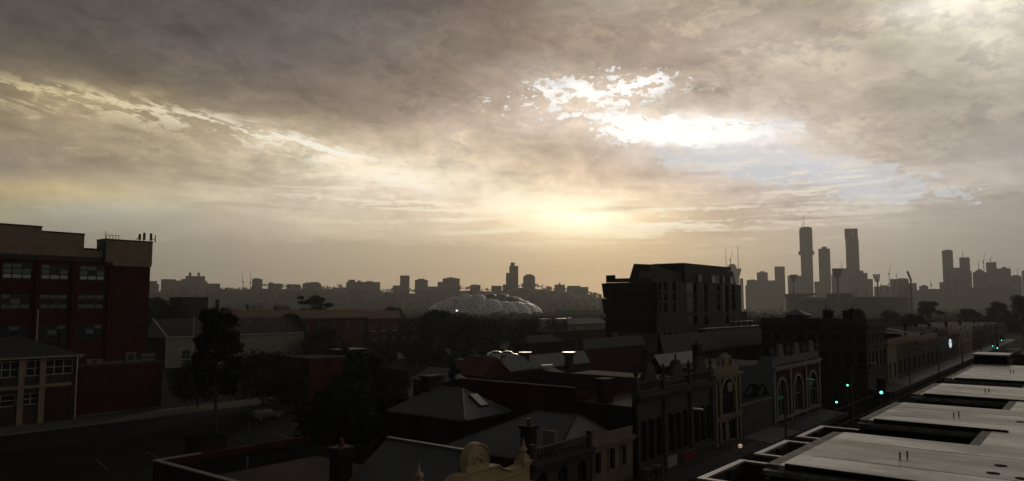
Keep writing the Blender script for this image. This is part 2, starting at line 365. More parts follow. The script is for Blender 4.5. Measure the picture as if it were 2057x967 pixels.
mat('lamp_white', (.7, .75, .75), .4, .05, 1.0, emit=(.78, .95, 1), es=.7)
mat('lamp_flood', (.8, .8, .8), .4, .05, 1.0, emit=(1, .97, .9), es=6.0)
mat('sign_dark', (.04, .045, .05), .5, .1, 2.0)
mat('sign_red', (.25, .03, .025), .5, .1, 2.0)
mat('sign_pale', (.42, .40, .37), .5, .1, 2.0)
mat('mural_grey', (.24, .25, .27), .85, .1, .6, spec=.15)
mat('mural_dark', (.04, .042, .05), .85, .3, 1.2, spec=.15)

# ------------------------------------------------------------------ mesh collecting
ORG = {}
class MB:
    def __init__(s): s.v = []; s.f = []; s.smooth = False
    def add(s, vs, fs):
        k = len(s.v); s.v += [tuple(p) for p in vs]; s.f += [tuple(i + k for i in f) for f in fs]; return s
    def quad(s, a, b, c, d): return s.add((a, b, c, d), ((0, 1, 2, 3),))
    def poly(s, pts): return s.add(pts, (tuple(range(len(pts))),))
    def box(s, x0, x1, y0, y1, z0, z1):
        return s.add([(x0, y0, z0), (x1, y0, z0), (x1, y1, z0), (x0, y1, z0), (x0, y0, z1), (x1, y0, z1), (x1, y1, z1), (x0, y1, z1)],
                     [(0, 3, 2, 1), (4, 5, 6, 7), (0, 1, 5, 4), (1, 2, 6, 5), (2, 3, 7, 6), (3, 0, 4, 7)])
    def prism(s, pts, z0, z1):        # plan polygon, counter-clockwise
        n = len(pts); vs = [(p[0], p[1], z0) for p in pts] + [(p[0], p[1], z1) for p in pts]
        return s.add(vs, [tuple(range(n - 1, -1, -1)), tuple(range(n, 2 * n))] + [(i, (i + 1) % n, n + (i + 1) % n, n + i) for i in range(n)])
    def extrude(s, pts, vec):         # any planar outline pushed along vec
        n = len(pts); v = Vector(vec); vs = [tuple(p) for p in pts] + [tuple(Vector(p) + v) for p in pts]
        return s.add(vs, [tuple(range(n - 1, -1, -1)), tuple(range(n, 2 * n))] + [(i, (i + 1) % n, n + (i + 1) % n, n + i) for i in range(n)])
    def tube(s, p0, p1, r0, r1=None, n=8):
        r1 = r0 if r1 is None else r1; p0 = Vector(p0); p1 = Vector(p1); d = (p1 - p0)
        if d.length < 1e-6: return s
        d.normalize(); a = d.orthogonal().normalized(); b = d.cross(a); vs = []
        for p, r in ((p0, r0), (p1, r1)):
            vs += [p + a * (r * math.cos(2 * PI * i / n)) + b * (r * math.sin(2 * PI * i / n)) for i in range(n)]
        return s.add(vs, [tuple(range(n - 1, -1, -1)), tuple(range(n, 2 * n))] + [(i, (i + 1) % n, n + (i + 1) % n, n + i) for i in range(n)])
    def path(s, pts, rs, n=6):
        for i in range(len(pts) - 1): s.tube(pts[i], pts[i + 1], rs[i], rs[i + 1], n)
        return s
    def lathe(s, c, prof, n=12):      # prof: (radius, z)
        vs = []; fs = []
        for r, z in prof: vs += [(c[0] + r * math.cos(2 * PI * i / n), c[1] + r * math.sin(2 * PI * i / n), c[2] + z) for i in range(n)]
        for k in range(len(prof) - 1): fs += [(k * n + i, k * n + (i + 1) % n, (k + 1) * n + (i + 1) % n, (k + 1) * n + i) for i in range(n)]
        fs += [tuple(range(n - 1, -1, -1)), tuple(range((len(prof) - 1) * n, len(prof) * n))]
        return s.add(vs, fs)
    def mesh(s, name, off=(0, 0, 0)):
        me = bpy.data.meshes.new(name); o = Vector(off)
        me.from_pydata([tuple(Vector(p) - o) for p in s.v], [], s.f)
        if s.smooth:
            me.polygons.foreach_set('use_smooth', [True] * len(me.polygons))
        return me
    def build(s, name, material, parent=None, loc=None):
        off = ORG.get(parent, Vector()) if parent else (Vector(loc) if loc is not None else Vector())
        me = s.mesh(name, off); me.materials.append(MATS[material])
        o = bpy.data.objects.new(name, me); COL.objects.link(o)
        if parent: o.parent = parent
        elif loc is not None: o.location = loc
        ORG[o] = Vector(off); return o
def B(x0, x1, y0, y1, z0, z1): return MB().box(x0, x1, y0, y1, z0, z1)
def tag(o, label, cat, group=None, kind=None):
    if label: o['label'] = label
    if cat: o['category'] = cat
    if group: o['group'] = group
    if kind: o['kind'] = kind
    return o
def thing(name, label, cat, loc=(0, 0, 0), rz=0.0, group=None):
    o = bpy.data.objects.new(name, None); COL.objects.link(o); o.location = loc; o.rotation_euler = (0, 0, rz); o.empty_display_size = .3
    ORG[o] = Vector(loc); return tag(o, label, cat, group)
def struct(o, kind='structure', label=None):
    o['kind'] = kind
    if label: o['label'] = label
    return o
def kids(o): return [c for c in bpy.data.objects if c.parent == o]
def copy_tree(o, loc, rz=None, label=None, sc=None, kd=None):
    c = o.copy(); COL.objects.link(c); c.location = loc
    if rz is not None: c.rotation_euler = (0, 0, rz)
    if sc: c.scale = (sc, sc, sc) if not hasattr(sc, '__len__') else sc
    if label: c['label'] = label
    for k in (kd if kd is not None else kids(o)):
        q = k.copy(); COL.objects.link(q); q.parent = c
        for g in kids(k):
            w = g.copy(); COL.objects.link(w); w.parent = q
    return c

# ------------------------------------------------------------------ walls with real openings
class Face:
    """a wall plane: s runs along it, z up, n points out"""
    def __init__(f, o, s, n): f.o = Vector(o); f.s = Vector(s); f.n = Vector(n)
    def p(f, s, z, d=0.0): q = f.o + f.s * s + f.n * d; return (q.x, q.y, f.o.z + z)
    def box(f, m, s0, s1, z0, z1, d0, d1):
        a = [f.p(s0, z0, d0), f.p(s1, z0, d0), f.p(s1, z0, d1), f.p(s0, z0, d1), f.p(s0, z1, d0), f.p(s1, z1, d0), f.p(s1, z1, d1), f.p(s0, z1, d1)]
        return m.add(a, [(0, 3, 2, 1), (4, 5, 6, 7), (0, 1, 5, 4), (1, 2, 6, 5), (2, 3, 7, 6), (3, 0, 4, 7)])
def FY(x0, y, z=0.0): return Face((x0, y, z), (1, 0, 0), (0, -1, 0))      # street-parallel front
def FX(x, y0, z=0.0): return Face((x, y0, z), (0, 1, 0), (-1, 0, 0))      # side wall that looks back up the street
def wall_mesh(f, w, h, ops, dep=.18, z0=0.0):
    """wall w x h with openings (s0, s1, z0, z1, arch)"""
    m = MB(); ss = sorted({0.0, w, *[o[0] for o in ops], *[o[1] for o in ops]}); zs = sorted({z0, h, *[o[2] for o in ops], *[o[3] for o in ops]})
    for i in range(len(ss) - 1):
        for j in range(len(zs) - 1):
            cs, cz = (ss[i] + ss[i + 1]) / 2, (zs[j] + zs[j + 1]) / 2
            if any(o[0] < cs < o[1] and o[2] < cz < o[3] for o in ops): continue
            m.quad(f.p(ss[i], zs[j]), f.p(ss[i + 1], zs[j]), f.p(ss[i + 1], zs[j + 1]), f.p(ss[i], zs[j + 1]))
    for o in ops:
        s0, s1, a, b = o[:4]
        m.quad(f.p(s0, a), f.p(s0, a, -dep), f.p(s1, a, -dep), f.p(s1, a)); m.quad(f.p(s0, a), f.p(s0, b), f.p(s0, b, -dep), f.p(s0, a, -dep))
        m.quad(f.p(s1, a), f.p(s1, a, -dep), f.p(s1, b, -dep), f.p(s1, b)); m.quad(f.p(s0, b), f.p(s1, b), f.p(s1, b, -dep), f.p(s0, b, -dep))
        if len(o) > 4 and o[4]:       # spandrels that turn the head into an arch
            r = (s1 - s0) / 2; rise = min(r, o[4]); c = (s0 + s1) / 2; K = 6
            arc = [(c - r * math.cos(PI * k / (2 * K)), b - rise + rise * math.sin(PI * k / (2 * K))) for k in range(K + 1)]
            for sg in (1, -1):
                q = [((s if sg > 0 else 2 * c - s), z) for s, z in arc]
                cor = (s0 if sg > 0 else s1, b)
                m.extrude([f.p(*cor, .001)] + [f.p(s, z, .001) for s, z in q], f.n * -dep)
    return m
def add_window(root, f, o, cols=1, rows=2, frame='frame_white', glass='glass', dep=.12, t=.06, sill=None, panes=False, pane_mats=None, name='window'):
    s0, s1, a, b = o[:4]; m = MB()
    f.box(m, s0, s0 + t, a, b, -dep - .04, -dep + .03); f.box(m, s1 - t, s1, a, b, -dep - .04, -dep + .03)
    f.box(m, s0 + t, s1 - t, a, a + t, -dep - .04, -dep + .03); f.box(m, s0 + t, s1 - t, b - t, b, -dep - .04, -dep + .03)
    for i in range(1, cols):
        s = s0 + (s1 - s0) * i / cols; f.box(m, s - t * .4, s + t * .4, a + t, b - t, -dep - .03, -dep + .02)
    for j in range(1, rows):
        z = a + (b - a) * j / rows; f.box(m, s0 + t, s1 - t, z - t * .4, z + t * .4, -dep - .028, -dep + .016)
    w = m.build(name, frame, root)
    if panes:
        for j in range(rows):
            for i in range(cols):
                x0 = s0 + (s1 - s0) * i / cols; x1 = s0 + (s1 - s0) * (i + 1) / cols; z0 = a + (b - a) * j / rows; z1 = a + (b - a) * (j + 1) / rows
                g = (pane_mats[i % len(pane_mats)][j] if isinstance(pane_mats[0], list) else pane_mats[j]) if pane_mats else glass
                q = MB(); f.box(q, x0 + t * .41, x1 - t * .41, z0 + t * .41, z1 - t * .41, -dep - .012, -dep - .004); q.build('pane', g, w)
    else:
        q = MB(); f.box(q, s0 + .01, s1 - .01, a + .01, b - .01, -dep - .012, -dep - .004); q.build('pane', glass, w)
    if sill:
        q = MB(); f.box(q, s0 - .1, s1 + .1, a - .14, a - .004, -.05, .1); q.build('sill', sill, w)
    return w
def gable_roof(m, x0, x1, y0, y1, ze, zr, along='x', over=.3, th=.12):
    if along == 'x':
        ym = (y0 + y1) / 2; A_ = [(x0 - over, y0 - over, ze), (x1 + over, y0 - over, ze), (x1 + over, ym, zr), (x0 - over, ym, zr)]
        C_ = [(x1 + over, y1 + over, ze), (x0 - over, y1 + over, ze), (x0 - over, ym, zr), (x1 + over, ym, zr)]
    else:
        xm = (x0 + x1) / 2; A_ = [(x0 - over, y1 + over, ze), (x0 - over, y0 - over, ze), (xm, y0 - over, zr), (xm, y1 + over, zr)]
        C_ = [(x1 + over, y0 - over, ze), (x1 + over, y1 + over, ze), (xm, y1 + over, zr), (xm, y0 - over, zr)]
    m.extrude(A_, (0, 0, th)); m.extrude(C_, (0, 0, th)); return m
def hip_roof(m, x0, x1, y0, y1, ze, zr, over=.35, th=.1):
    x0 -= over; x1 += over; y0 -= over; y1 += over
    if x1 - x0 >= y1 - y0:
        h = (y1 - y0) / 2; a, b = (x0 + h, (y0 + y1) / 2, zr), (x1 - h, (y0 + y1) / 2, zr)
        fs = [(0, 1, 5, 4), (1, 2, 5), (2, 3, 4, 5), (3, 0, 4)]
    else:
        h = (x1 - x0) / 2; a, b = ((x0 + x1) / 2, y0 + h, zr), ((x0 + x1) / 2, y1 - h, zr)
        fs = [(0, 1, 4), (1, 2, 5, 4), (2, 3, 5), (3, 0, 4, 5)]
    m.add([(x0, y0, ze), (x1, y0, ze), (x1, y1, ze), (x0, y1, ze), a, b], fs)
    m.box(x0, x1, y0, y1, ze - th, ze - .002); return m
def chimney(root, x, y, z0, z1, w=.9, d=.6, m='dark_brick', pots=2):
    c = B(x - w / 2, x + w / 2, y - d / 2, y + d / 2, z0, z1).box(x - w / 2 - .1, x + w / 2 + .1, y - d / 2 - .1, y + d / 2 + .1, z1 + .002, z1 + .22).box(x - w / 2 - .04, x + w / 2 + .04, y - d / 2 - .04, y + d / 2 + .04, z1 - .45, z1 - .3).build('chimney', m, root)
    for k in range(pots):
        px = x - w / 2 + w * (k + .5) / pots; MB().lathe((px, y, z1 + .2), [(.13, 0), (.15, .1), (.11, .4), (.14, .45)], 8).build('chimney_pot', 'red_roof', c)
    return c

# ------------------------------------------------------------------ ground and streets
YF = 26.5                             # front line of the shops across the street
def terr(x, y):
    d = x * FH.x + y * FH.y; l = x * RGT.x + y * RGT.y
    a = math.degrees(math.atan2(l, max(d, 1)))
    z = -9.0 * min(1, max(0, (math.hypot(x, y) - 330) / 600))
    hl = max(0, min(1, (13 - a) / 9)) * (.9 + .1 * math.sin(a * .35 + 1.1) + .07 * math.sin(a * 1.3))
    rr = math.hypot(x, y)
    return z + hl * 70 * max(0, min(1, (rr - 1400) / 800)) ** 1.5
m = MB(); rad = [0, 20, 60, 130, 240, 330, 430, 560, 720, 930, 1200, 1500, 1700, 1900, 2100, 2300, 2600, 2900, 3300, 3700]; NA = 144
for r in rad[1:]:
    for k in range(NA):
        x, y = r * math.cos(2 * PI * k / NA), r * math.sin(2 * PI * k / NA); m.v.append((x, y, terr(x, y) - .02))
m.v.append((0, 0, -.02)); c0 = len(m.v) - 1
for k in range(NA): m.f.append((c0, k, (k + 1) % NA))
for j in range(len(rad) - 2):
    for k in range(NA): m.f.append((j * NA + k, (j + 1) * NA + k, (j + 1) * NA + (k + 1) % NA, j * NA + (k + 1) % NA))
struct(m.build('ground', 'earth'))
XC0, XC1 = 95.0, 112.0                # the cross street at the lights
RY0, RY1 = 13.2, 22.8
def sheet(name, x0, x1, y0, y1, z, mt): return struct(MB().quad((x0, y0, z), (x1, y0, z), (x1, y1, z), (x0, y1, z)).build(name, mt))
sheet('road', -60, 320, RY0, RY1, .004, 'asphalt')
sheet('cross_road', XC0 + 3, XC1 - 3, RY1 + .002, 190, .0045, 'asphalt')
sheet('side_road', -40, 190, 93.2, 105.0, .005, 'asphalt')
sheet('car_park', 26, 94, 58, 92.9, .0035, 'lot_asphalt')
sheet('rear_car_park', 96, 140, 112.0 + 6, 150, .0038, 'lot_asphalt')
def pavement(x0, x1, y0, y1, k=None):
    p = struct(B(x0, x1, y0, y1, -.05, .12).build('pavement', 'concrete'))
    return p
for x0, x1 in ((-60, XC0), (XC1, 320)):
    pavement(x0, x1, RY1 + .3, YF - .02)
    struct(B(x0, x1, RY1, RY1 + .298, -.05, .125).build('kerb', 'kerb_stone'))
pavement(-60, 320, 9.6, RY0 - .3); struct(B(-60, 320, RY0 - .298, RY0, -.05, .125).build('kerb', 'kerb_stone'))
pavement(-40, 94, 105.3, 112.0); struct(B(-40, 94, 105.0, 105.298, -.05, .125).build('kerb', 'kerb_stone'))
# tram rails, lane lines
for y in (16.0, 17.45, 18.6, 20.05):
    struct(B(-60, 320, y - .04, y + .04, -.02, .014).build('tram_rail', 'steel'))
for k in range(26):
    x = 18 + 9 * k
    if XC0 - 4 < x < XC1: continue
    for y in (15.3, 20.7): struct(MB().quad((x, y - .06, .009), (x + 3, y - .06, .009), (x + 3, y + .06, .009), (x, y + .06, .009)).build('lane_marking', 'road_paint'))
for k in range(5):
    x = 33 + k * 5.2
    struct(MB().quad((x, 76, .009), (x + .07, 76, .009), (x + 1.4, 82, .009), (x + 1.33, 82, .009)).build('parking_marking', 'kerb_stone'))
for x in (XC0 - 2.2, XC1 + 1.4):
    struct(MB().quad((x, RY0 + .4, .009), (x + .35, RY0 + .4, .009), (x + .35, RY1 - .4, .009), (x, RY1 - .4, .009)).build('stop_line', 'road_paint'))

# ------------------------------------------------------------------ far skyline
def far_root(name, label, cat, px, d, group=None, z=None):
    b = P(px, 610, d); b.z = terr(b.x, b.y) - 1 if z is None else z
    a = math.atan((px - W0 / 2) / FPX); r = thing(name, label, cat, b, ALPHA - PI / 2 - a, group); r.scale.x = math.cos(a); ORG[r] = Vector(); return r
def zpx(py, d, px=1028): return P(px, py, d).z
def wpx(n, d): return n * d / FPX
def tower(label, x0, x1, ytop, d, m='tower_stone', cap=None, name='tower_block', steps=None, fins=0, cat='tower', group='far skyline buildings', deep=.8, cut=0.0):
    xc = (x0 + x1) / 2; r = far_root(name, label, cat, xc, d, group); zb = r.location.z
    w = wpx(x1 - x0, d); h = zpx(ytop, d, xc) - zb; dp = w * deep
    hw, hd = w / 2, dp / 2; c = w * cut
    if c: pts = [(-hw + c, -hd), (hw - c, -hd), (hw, -hd + c), (hw, hd - c), (hw - c, hd), (-hw + c, hd), (-hw, hd - c), (-hw, -hd + c)]
    else: pts = [(-hw, -hd), (hw, -hd), (hw, hd), (-hw, hd)]
    MB().prism(pts, -4, h).build('body', m, r)
    if cap:                           # plant room on the roof: (x0, x1, ytop)
        for q in (cap if isinstance(cap, list) else [cap]):
            a, b = wpx(q[0] - xc, d), wpx(q[1] - xc, d); B(a, b, -hd * .6, hd * .6, h - .5, zpx(q[2], d, xc) - zb).build('plant_room', m, r)
    for q in steps or ():             # lower wings: (x0, x1, ytop)
        a, b = wpx(q[0] - xc, d), wpx(q[1] - xc, d); B(a, b, -hd * .85, hd * .85, -4, zpx(q[2], d, xc) - zb).build('wing', m, r)
    for k in range(fins):
        x = -hw + w * (k + .5) / fins; B(x - w * .03, x + w * .03, -hd - w * .03, -hd - .01, 0, h * .985).build('fin', 'tower_dark', r)
    n = max(2, int(h / 14))
    if h > 30:
        mm = MB()
        for k in range(n): mm.box(-hw - .25, hw + .25, -hd - .25, hd + .25, h * (k + .6) / n, h * (k + .6) / n + 1.0)
        b = mm.build('floor_bands', 'tower_dark', r); b['kind'] = 'stuff'
    return r
def mast(r, px, y0, y1, xc, d, w=1.4, name='mast', lean=0.0):
    zb = r.location.z; x = wpx(px - xc, d); MB().tube((x, 0, zpx(y1, d, xc) - zb), (x + wpx(lean, d), 0, zpx(y0, d, xc) - zb), w, w * .6, 5).build(name, 'tower_dark', r)
def crane(label, x0, ybase, ytop, d, lean, jib, sz=1.6):
    r = far_root('tower_crane', label, 'crane', x0, d, 'cranes on the skyline'); zb = r.location.z
    zt = zpx(ytop, d, x0) - zb; zb0 = zpx(ybase, d, x0) - zb; zj = zb0 + (zt - zb0) * jib
    MB().tube((0, 0, 0), (0, 0, zj), sz, sz, 4).build('crane_tower', 'tower_dark', r)
    B(-sz * 1.6, sz * 1.6, -2, 2, zj, zj + 5).build('crane_cab', 'tower_dark', r)
    MB().tube((0, 0, zj + 2), (wpx(lean, d), 0, zt), sz * .8, sz * .5, 4).build('jib', 'tower_dark', r)
    MB().tube((0, 0, zj + 2), (-wpx(2.2, d), 0, zj + 6), sz * .8, sz * .9, 4).build('counter_jib', 'tower_dark', r)
DL, DC, DR = 2450.0, 2900.0, 2750.0
TW = 'tower_stone'; TD = 'tower_dark'; TG = 'tower_glass'
tower('low far block just right of the red factory', 296, 314, 565, DL, TD, steps=[(312, 318, 571)])
tower('pale far slab beside the block with two chimneys', 322, 351, 561.5, DL, TW, steps=[(349, 364, 564), (362, 373, 560.5)])
r = tower('far block crowned by two square chimneys', 371, 410, 555.5, DL, TW, steps=[(409, 415, 565)])
for a in (377, 394.5):
    x = wpx(a - 390.5, DL); B(x, x + 8.5, -4, 4, 0, zpx(548, DL, 390) - r.location.z).build('chimney', TW, r)
tower('long low far block left of the two thin cranes', 414, 441, 570, DL, TD, deep=.5)
tower('square far block right of the two thin cranes', 505, 526, 561, DL, TW, cap=(509, 520, 559.5))
tower('wide low far block beyond the square block', 537, 565, 570, DL, TD, cap=(540, 548, 568), deep=.5)
tower('pale flat far block above the hillside trees', 576, 602, 571.5, DL, TW, deep=.5)
tower('stepped far block above the spreading tree', 607, 644, 570, DL, TW, steps=[(612, 624, 568), (624, 640, 567)], deep=.5)
tower('very low far block left of the long slab', 666, 695, 578, DL, TD, deep=.4)
tower('long far slab with uneven roof plant', 695, 763, 567, DL, TW, cap=[(699, 713, 562.5), (717, 724, 564), (735, 748, 565)], deep=.3, fins=9)
tower('narrow dark far tower with flat top', 803, 822, 554, DL, TW, steps=[(789, 803, 574)])
tower('far block with a raised middle left of the stadium', 833, 859, 563, DL, TW, cap=(838, 853, 560.5), steps=[(859, 879, 576)])
tower('broad far block with a sloped stepped top above the stadium roof', 889, 923, 560, DL, TW, cap=[(896, 915, 558.5), (903, 908, 557)], steps=[(879, 889, 567)], fins=5)
tower('small square far block over the stadium', 944, 965, 573, DL, TW, cap=(949, 958, 572))
tower('small far block left of the stepped tall tower', 987, 1007, 574.5, DL, TW, cut=.15)
tower('tall slender stepped tower above the stadium', 1023, 1041, 535, DL, TW, cap=(1025.5, 1034, 528), steps=[(1016.5, 1023, 549), (1010, 1017, 572)])
r = tower('round topped tower right of the stepped tower', 1051, 1075, 556, DL, TW, cap=[(1053, 1073, 553.5), (1057, 1069, 551.5)], cut=.2)
tower('low far block with roof box at the hill end', 1114, 1135, 572.5, DL, TW, cap=(1122, 1126, 569))
tower('long low far block left of the black apartments', 1139, 1182, 577, DL, TW, steps=[(1140, 1166, 574.5)], deep=.3)
# southern city towers
r = tower('unfinished far tower with three masts behind the black apartments', 1461, 1486, 541, DC, TW, cap=[(1463, 1481, 534), (1467, 1478, 531)], steps=[(1487, 1494, 560)])
m = MB(); zb = r.location.z; a0, a1, t0, t1 = wpx(1477 - 1473.5, DC), wpx(1491 - 1473.5, DC), zpx(556, DC) - zb, zpx(540, DC) - zb
m.extrude([(a0, -12, t0), (a1 - 7, -12, t0), (a1, -12, t1), (a0, -12, t1)], (0, 24, 0)).build('crown', TW, r)
mast(r, 1460.5, 498, 545, 1473.5, DC); mast(r, 1485, 493, 545, 1473.5, DC)
crane('small crane between two masts behind the black apartments', 1469.5, 534, 505, DC, 4.5, .35)
tower('stepped rounded far tower right of the masts', 1501, 1522, 563.5, DC, TW, cap=(1506, 1518, 562), steps=[(1498, 1501.5, 574)], cut=.1)
tower('mid height far tower with a small roof cap', 1522, 1544, 548, DC, TW, cap=(1528, 1538, 545.5), steps=[(1544, 1558, 564)])
tower('flat topped far tower left of the tallest tower', 1558, 1578.5, 536, DC, TW)
tower('squat far block beside the tallest tower foot', 1584, 1612, 554.5, DC, TW, cap=(1588, 1604, 552))
r = tower('tallest far tower with a collar and two masts', 1611.5, 1635.5, 458.5, DC, TW, cap=(1615, 1632, 456.5), fins=6)
xc = 1623.5; zb = r.location.z
B(wpx(1607.5 - xc, DC), wpx(1639 - xc, DC), -26, 26, zpx(512, DC, xc) - zb, zpx(505.5, DC, xc) - zb).build('collar', TW, r)
MB().prism([(wpx(a - xc, DC), b) for a, b in ((1610.2, -24), (1636.4, -24), (1636.4, 24), (1610.2, 24))], zpx(505, DC, xc) - zb, zpx(462, DC, xc) - zb).build('upper_shaft', TW, r)
mast(r, 1620.7, 433, 458, xc, DC); mast(r, 1616.2, 441, 458, xc, DC, 1.1)
tower('lower far slab joining the tallest tower to its neighbour', 1637, 1648, 566, DC + 40, TW)
tower('second far tower with chamfered top between the two tallest', 1647.5, 1671, 500.5, DC, TW, cap=(1654.5, 1665, 496.5), fins=4)
r = tower('wide far block with one thin mast', 1674, 1704, 540, DC, TW, steps=[(1672, 1676, 552)]); mast(r, 1692.7, 525, 541, 1689, DC, 1.0)
r = tower('tall plain far tower with a pale glazed top', 1703, 1729.5, 481, DC, TG, fins=2)
xc = 1716.25; zb = r.location.z; B(wpx(1702 - xc, DC), wpx(1728.5 - xc, DC), -21, 21, zpx(481, DC, xc) - zb, zpx(460.5, DC, xc) - zb).build('crown', TG, r)
B(wpx(1717 - xc, DC), wpx(1722 - xc, DC), -21.6, -21.01, zpx(478, DC, xc) - zb, zpx(462, DC, xc) - zb).build('glazed_panel', 'glass_pale', r)
tower('stepped far block descending right of the plain tall tower', 1730, 1745, 549, DC, TW, steps=[(1729, 1737, 544), (1744, 1755, 561)])
tower('low far block between the two round floodlight heads', 1757, 1790, 576, DC, TW, steps=[(1770, 1784, 573.5)], deep=.4)
tower('far block behind the raked stadium masts', 1790, 1827, 561, DC, TW, cap=(1806, 1824, 559.5), deep=.5)
crane('luffing crane left of the raked stadium masts', 1788.5, 560, 533, DC, 4.5, .3)
crane('thin upright crane over the raked stadium masts', 1803.5, 560, 545, DC, 1.2, .2, 1.1)
# city centre on the right
tower('low far block right of the last floodlight', 1826, 1843, 569, DR, TW, steps=[(1841, 1848, 583)])
tower('low rounded far block in the city centre', 1848, 1866, 575, DR, TW, cap=(1853, 1862, 573), steps=[(1866, 1890, 581)])
crane('small crane over the low city blocks', 1872.5, 581, 563, DR, -2.5, .4)
tower('tall dark city tower standing left of the pair', 1897, 1919, 504, DR, TW, cap=(1902, 1915, 502.5), steps=[(1889, 1898, 567)])
r = tower('city tower with thin mast right of the dark one', 1931.5, 1952.5, 518.5, DR, TW, cap=(1933, 1951, 517.5), steps=[(1919, 1932, 538), (1952, 1955, 545)]); mast(r, 1939, 504, 519, 1942, DR, 1.1)
r = tower('city block with a pyramid roof and spire', 1957, 1985, 549, DR, TW); zb = r.location.z
a = wpx(14, DR); h = zpx(549, DR) - zb; MB().add([(-a, -a, h), (a, -a, h), (a, a, h), (-a, a, h), (0, 0, zpx(540, DR) - zb)], [(0, 1, 4), (1, 2, 4), (2, 3, 4), (3, 0, 4)]).build('roof', TW, r); mast(r, 1970, 525, 545, 1971, DR, 1.2)
crane('steep crane standing beside the pyramid roof', 1980, 548, 508.5, DR, 3.5, .5)
tower('slab tower under a small roof crane', 1985, 2006, 527.5, DR, TW)
crane('tiny roof crane on the slab tower', 1994, 528, 511, DR, 6, .2, 1.1)
tower('broad city block with stepped roof', 2006, 2034, 540, DR, TW, cap=(2016, 2026, 537), cut=.06)
r = tower('city block with lone antenna near the frame edge', 2034, 2055, 555, DR, TW, cap=(2037, 2050, 553)); mast(r, 2048, 539, 555, 2044.5, DR, 1.0)
tower('city tower cut off by the frame edge', 2056, 2078, 544, DR, TW)
for k, (a, b, y, lb) in enumerate(((1900, 1912, 548, 'low pale city block at the dark tower foot'), (1917, 1926, 552, 'narrow pale city block below the pair'), (1936, 1950, 561, 'pale fronted city block with a sloped roof'), (1952, 1975, 578, 'wide low city block in front of the pyramid roof'), (1986, 2020, 571, 'wide city block standing before the slab tower'), (2024, 2050, 580, 'low city block among the right hand trees'))):
    tower(lb, a, b, y, DR - 220, TW, deep=.6, fins=3 if k < 3 else 0)
crane('left one of the two thin far cranes', 487, 576, 547, DL - 30, -3.4, .25, 1.3); crane('right one of the two thin far cranes', 502, 576, 546, DL - 30, -.8, .2, 1.3)

# ------------------------------------------------------------------ lobed stadium
def ip(x, t):
    for (a, b), (c, d) in zip(t, t[1:]):
        if x <= c: return b + (d - b) * max(0, (x - a)) / (c - a)
    return t[-1][1]
def lobed_stadium():
    d0 = 1262.0; r = far_root('lobed_stadium', 'rectangular stadium under pale lobed bubble roof shells', 'stadium', 974, d0, None, -9.0)
    sa, sb = wpx(1089 - 859, d0) / 2 * .985, 72.0
    near = [(-1, 17), (-.85, 22), (-.65, 29), (-.38, 32), (-.12, 31), (.08, 24.5), (.3, 20.5), (.55, 19.5), (.8, 18.5), (1, 17)]
    far = [(-1, 17), (-.6, 26), (-.1, 31), (.15, 33.5), (.5, 33), (.75, 28), (.9, 22), (1, 17)]
    N = 20; NT, NS = 10, 12; rf = random.Random(5)
    for k in range(N):
        t0 = 2 * PI * (k + .5) / N; m = MB()
        for i in range(NT + 1):
            u = -1 + 2 * i / NT; t = t0 + u * PI / N * 1.10
            c, s = math.cos(t), math.sin(t); cc, ss = math.cos(t0), math.sin(t0)
            top = ip(cc, near if ss < 0 else far) + 9.0
            bul = math.sqrt(max(0, 1 - (u * .97) ** 2))
            for j in range(NS + 1):
                q = j / NS; ang = q * PI * .56
                rr = 1.0 - .36 * (1 - math.cos(ang)) / (1 - math.cos(PI * .56)); z = 4 + (top - 4) * math.sin(ang) ** .85
                rr += (.055 * bul - .03) * (1 - q * .4); z *= .84 + .16 * bul
                m.v.append((sa * rr * c, sb * rr * s, z))
        for i in range(NT):
            for j in range(NS):
                a = i * (NS + 1) + j; b = a + NS + 1
                if (i + j) % 2: m.f += [(a, b, b + 1), (a, b + 1, a + 1)]
                else: m.f += [(a, b, a + 1), (b, b + 1, a + 1)]
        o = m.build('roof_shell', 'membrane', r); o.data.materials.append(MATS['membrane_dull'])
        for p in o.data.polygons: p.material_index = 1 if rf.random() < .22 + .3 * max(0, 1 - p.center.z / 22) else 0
        so_ = o.modifiers.new('thick', 'SOLIDIFY'); so_.thickness = .7
    m = MB(); n = 60
    for rr, z in ((1.0, -3), (.985, 6), (.9, 15), (.70, 20), (.62, 18), (.40, 1)):
        m.v += [(sa * rr * math.cos(2 * PI * i / n), sb * rr * math.sin(2 * PI * i / n), z) for i in range(n)]
    for j in range(5): m.f += [(j * n + i, j * n + (i + 1) % n, (j + 1) * n + (i + 1) % n, (j + 1) * n + i) for i in range(n)]
    m.build('seating_bowl', 'tower_dark', r)
    struct(MB().poly([(sa * .41 * math.cos(2 * PI * i / 24), sb * .41 * math.sin(2 * PI * i / 24), .9) for i in range(24)]).build('pitch', 'leaf_olive', r), 'stuff')
    for t in (1.75, .9): MB().tube((sa * .7 * math.cos(t), sb * .7 * math.sin(t), 15), (sa * .7 * math.cos(t), sb * .7 * math.sin(t), 36), 1.2, 1.2, 6).build('scoreboard_post', 'tower_stone', r)
lobed_stadium()
def wavy_roof():
    d = 1080.0; r = far_root('wavy_roof_hall', 'low hall with a scalloped pale roof right of the stadium', 'hall', 1165, d, None, -9.0)
    w = wpx(1216 - 1116, d); B(-w / 2, w / 2, 0, 30, 0, zpx(622, d) + 9).build('wall', 'tower_dark', r)
    for k in range(7):
        a = -w / 2 + w * k / 7; b = a + w / 7; z0 = zpx(619.5, d) + 9; m = MB(); n = 8
        pts = [(a + (b - a) * i / n, -2.0, z0 + 4.4 * math.sin(PI * i / n)) for i in range(n + 1)]
        m.extrude(pts, (0, 32, 0)).build('roof_shell', 'pale_render', r)
wavy_roof()

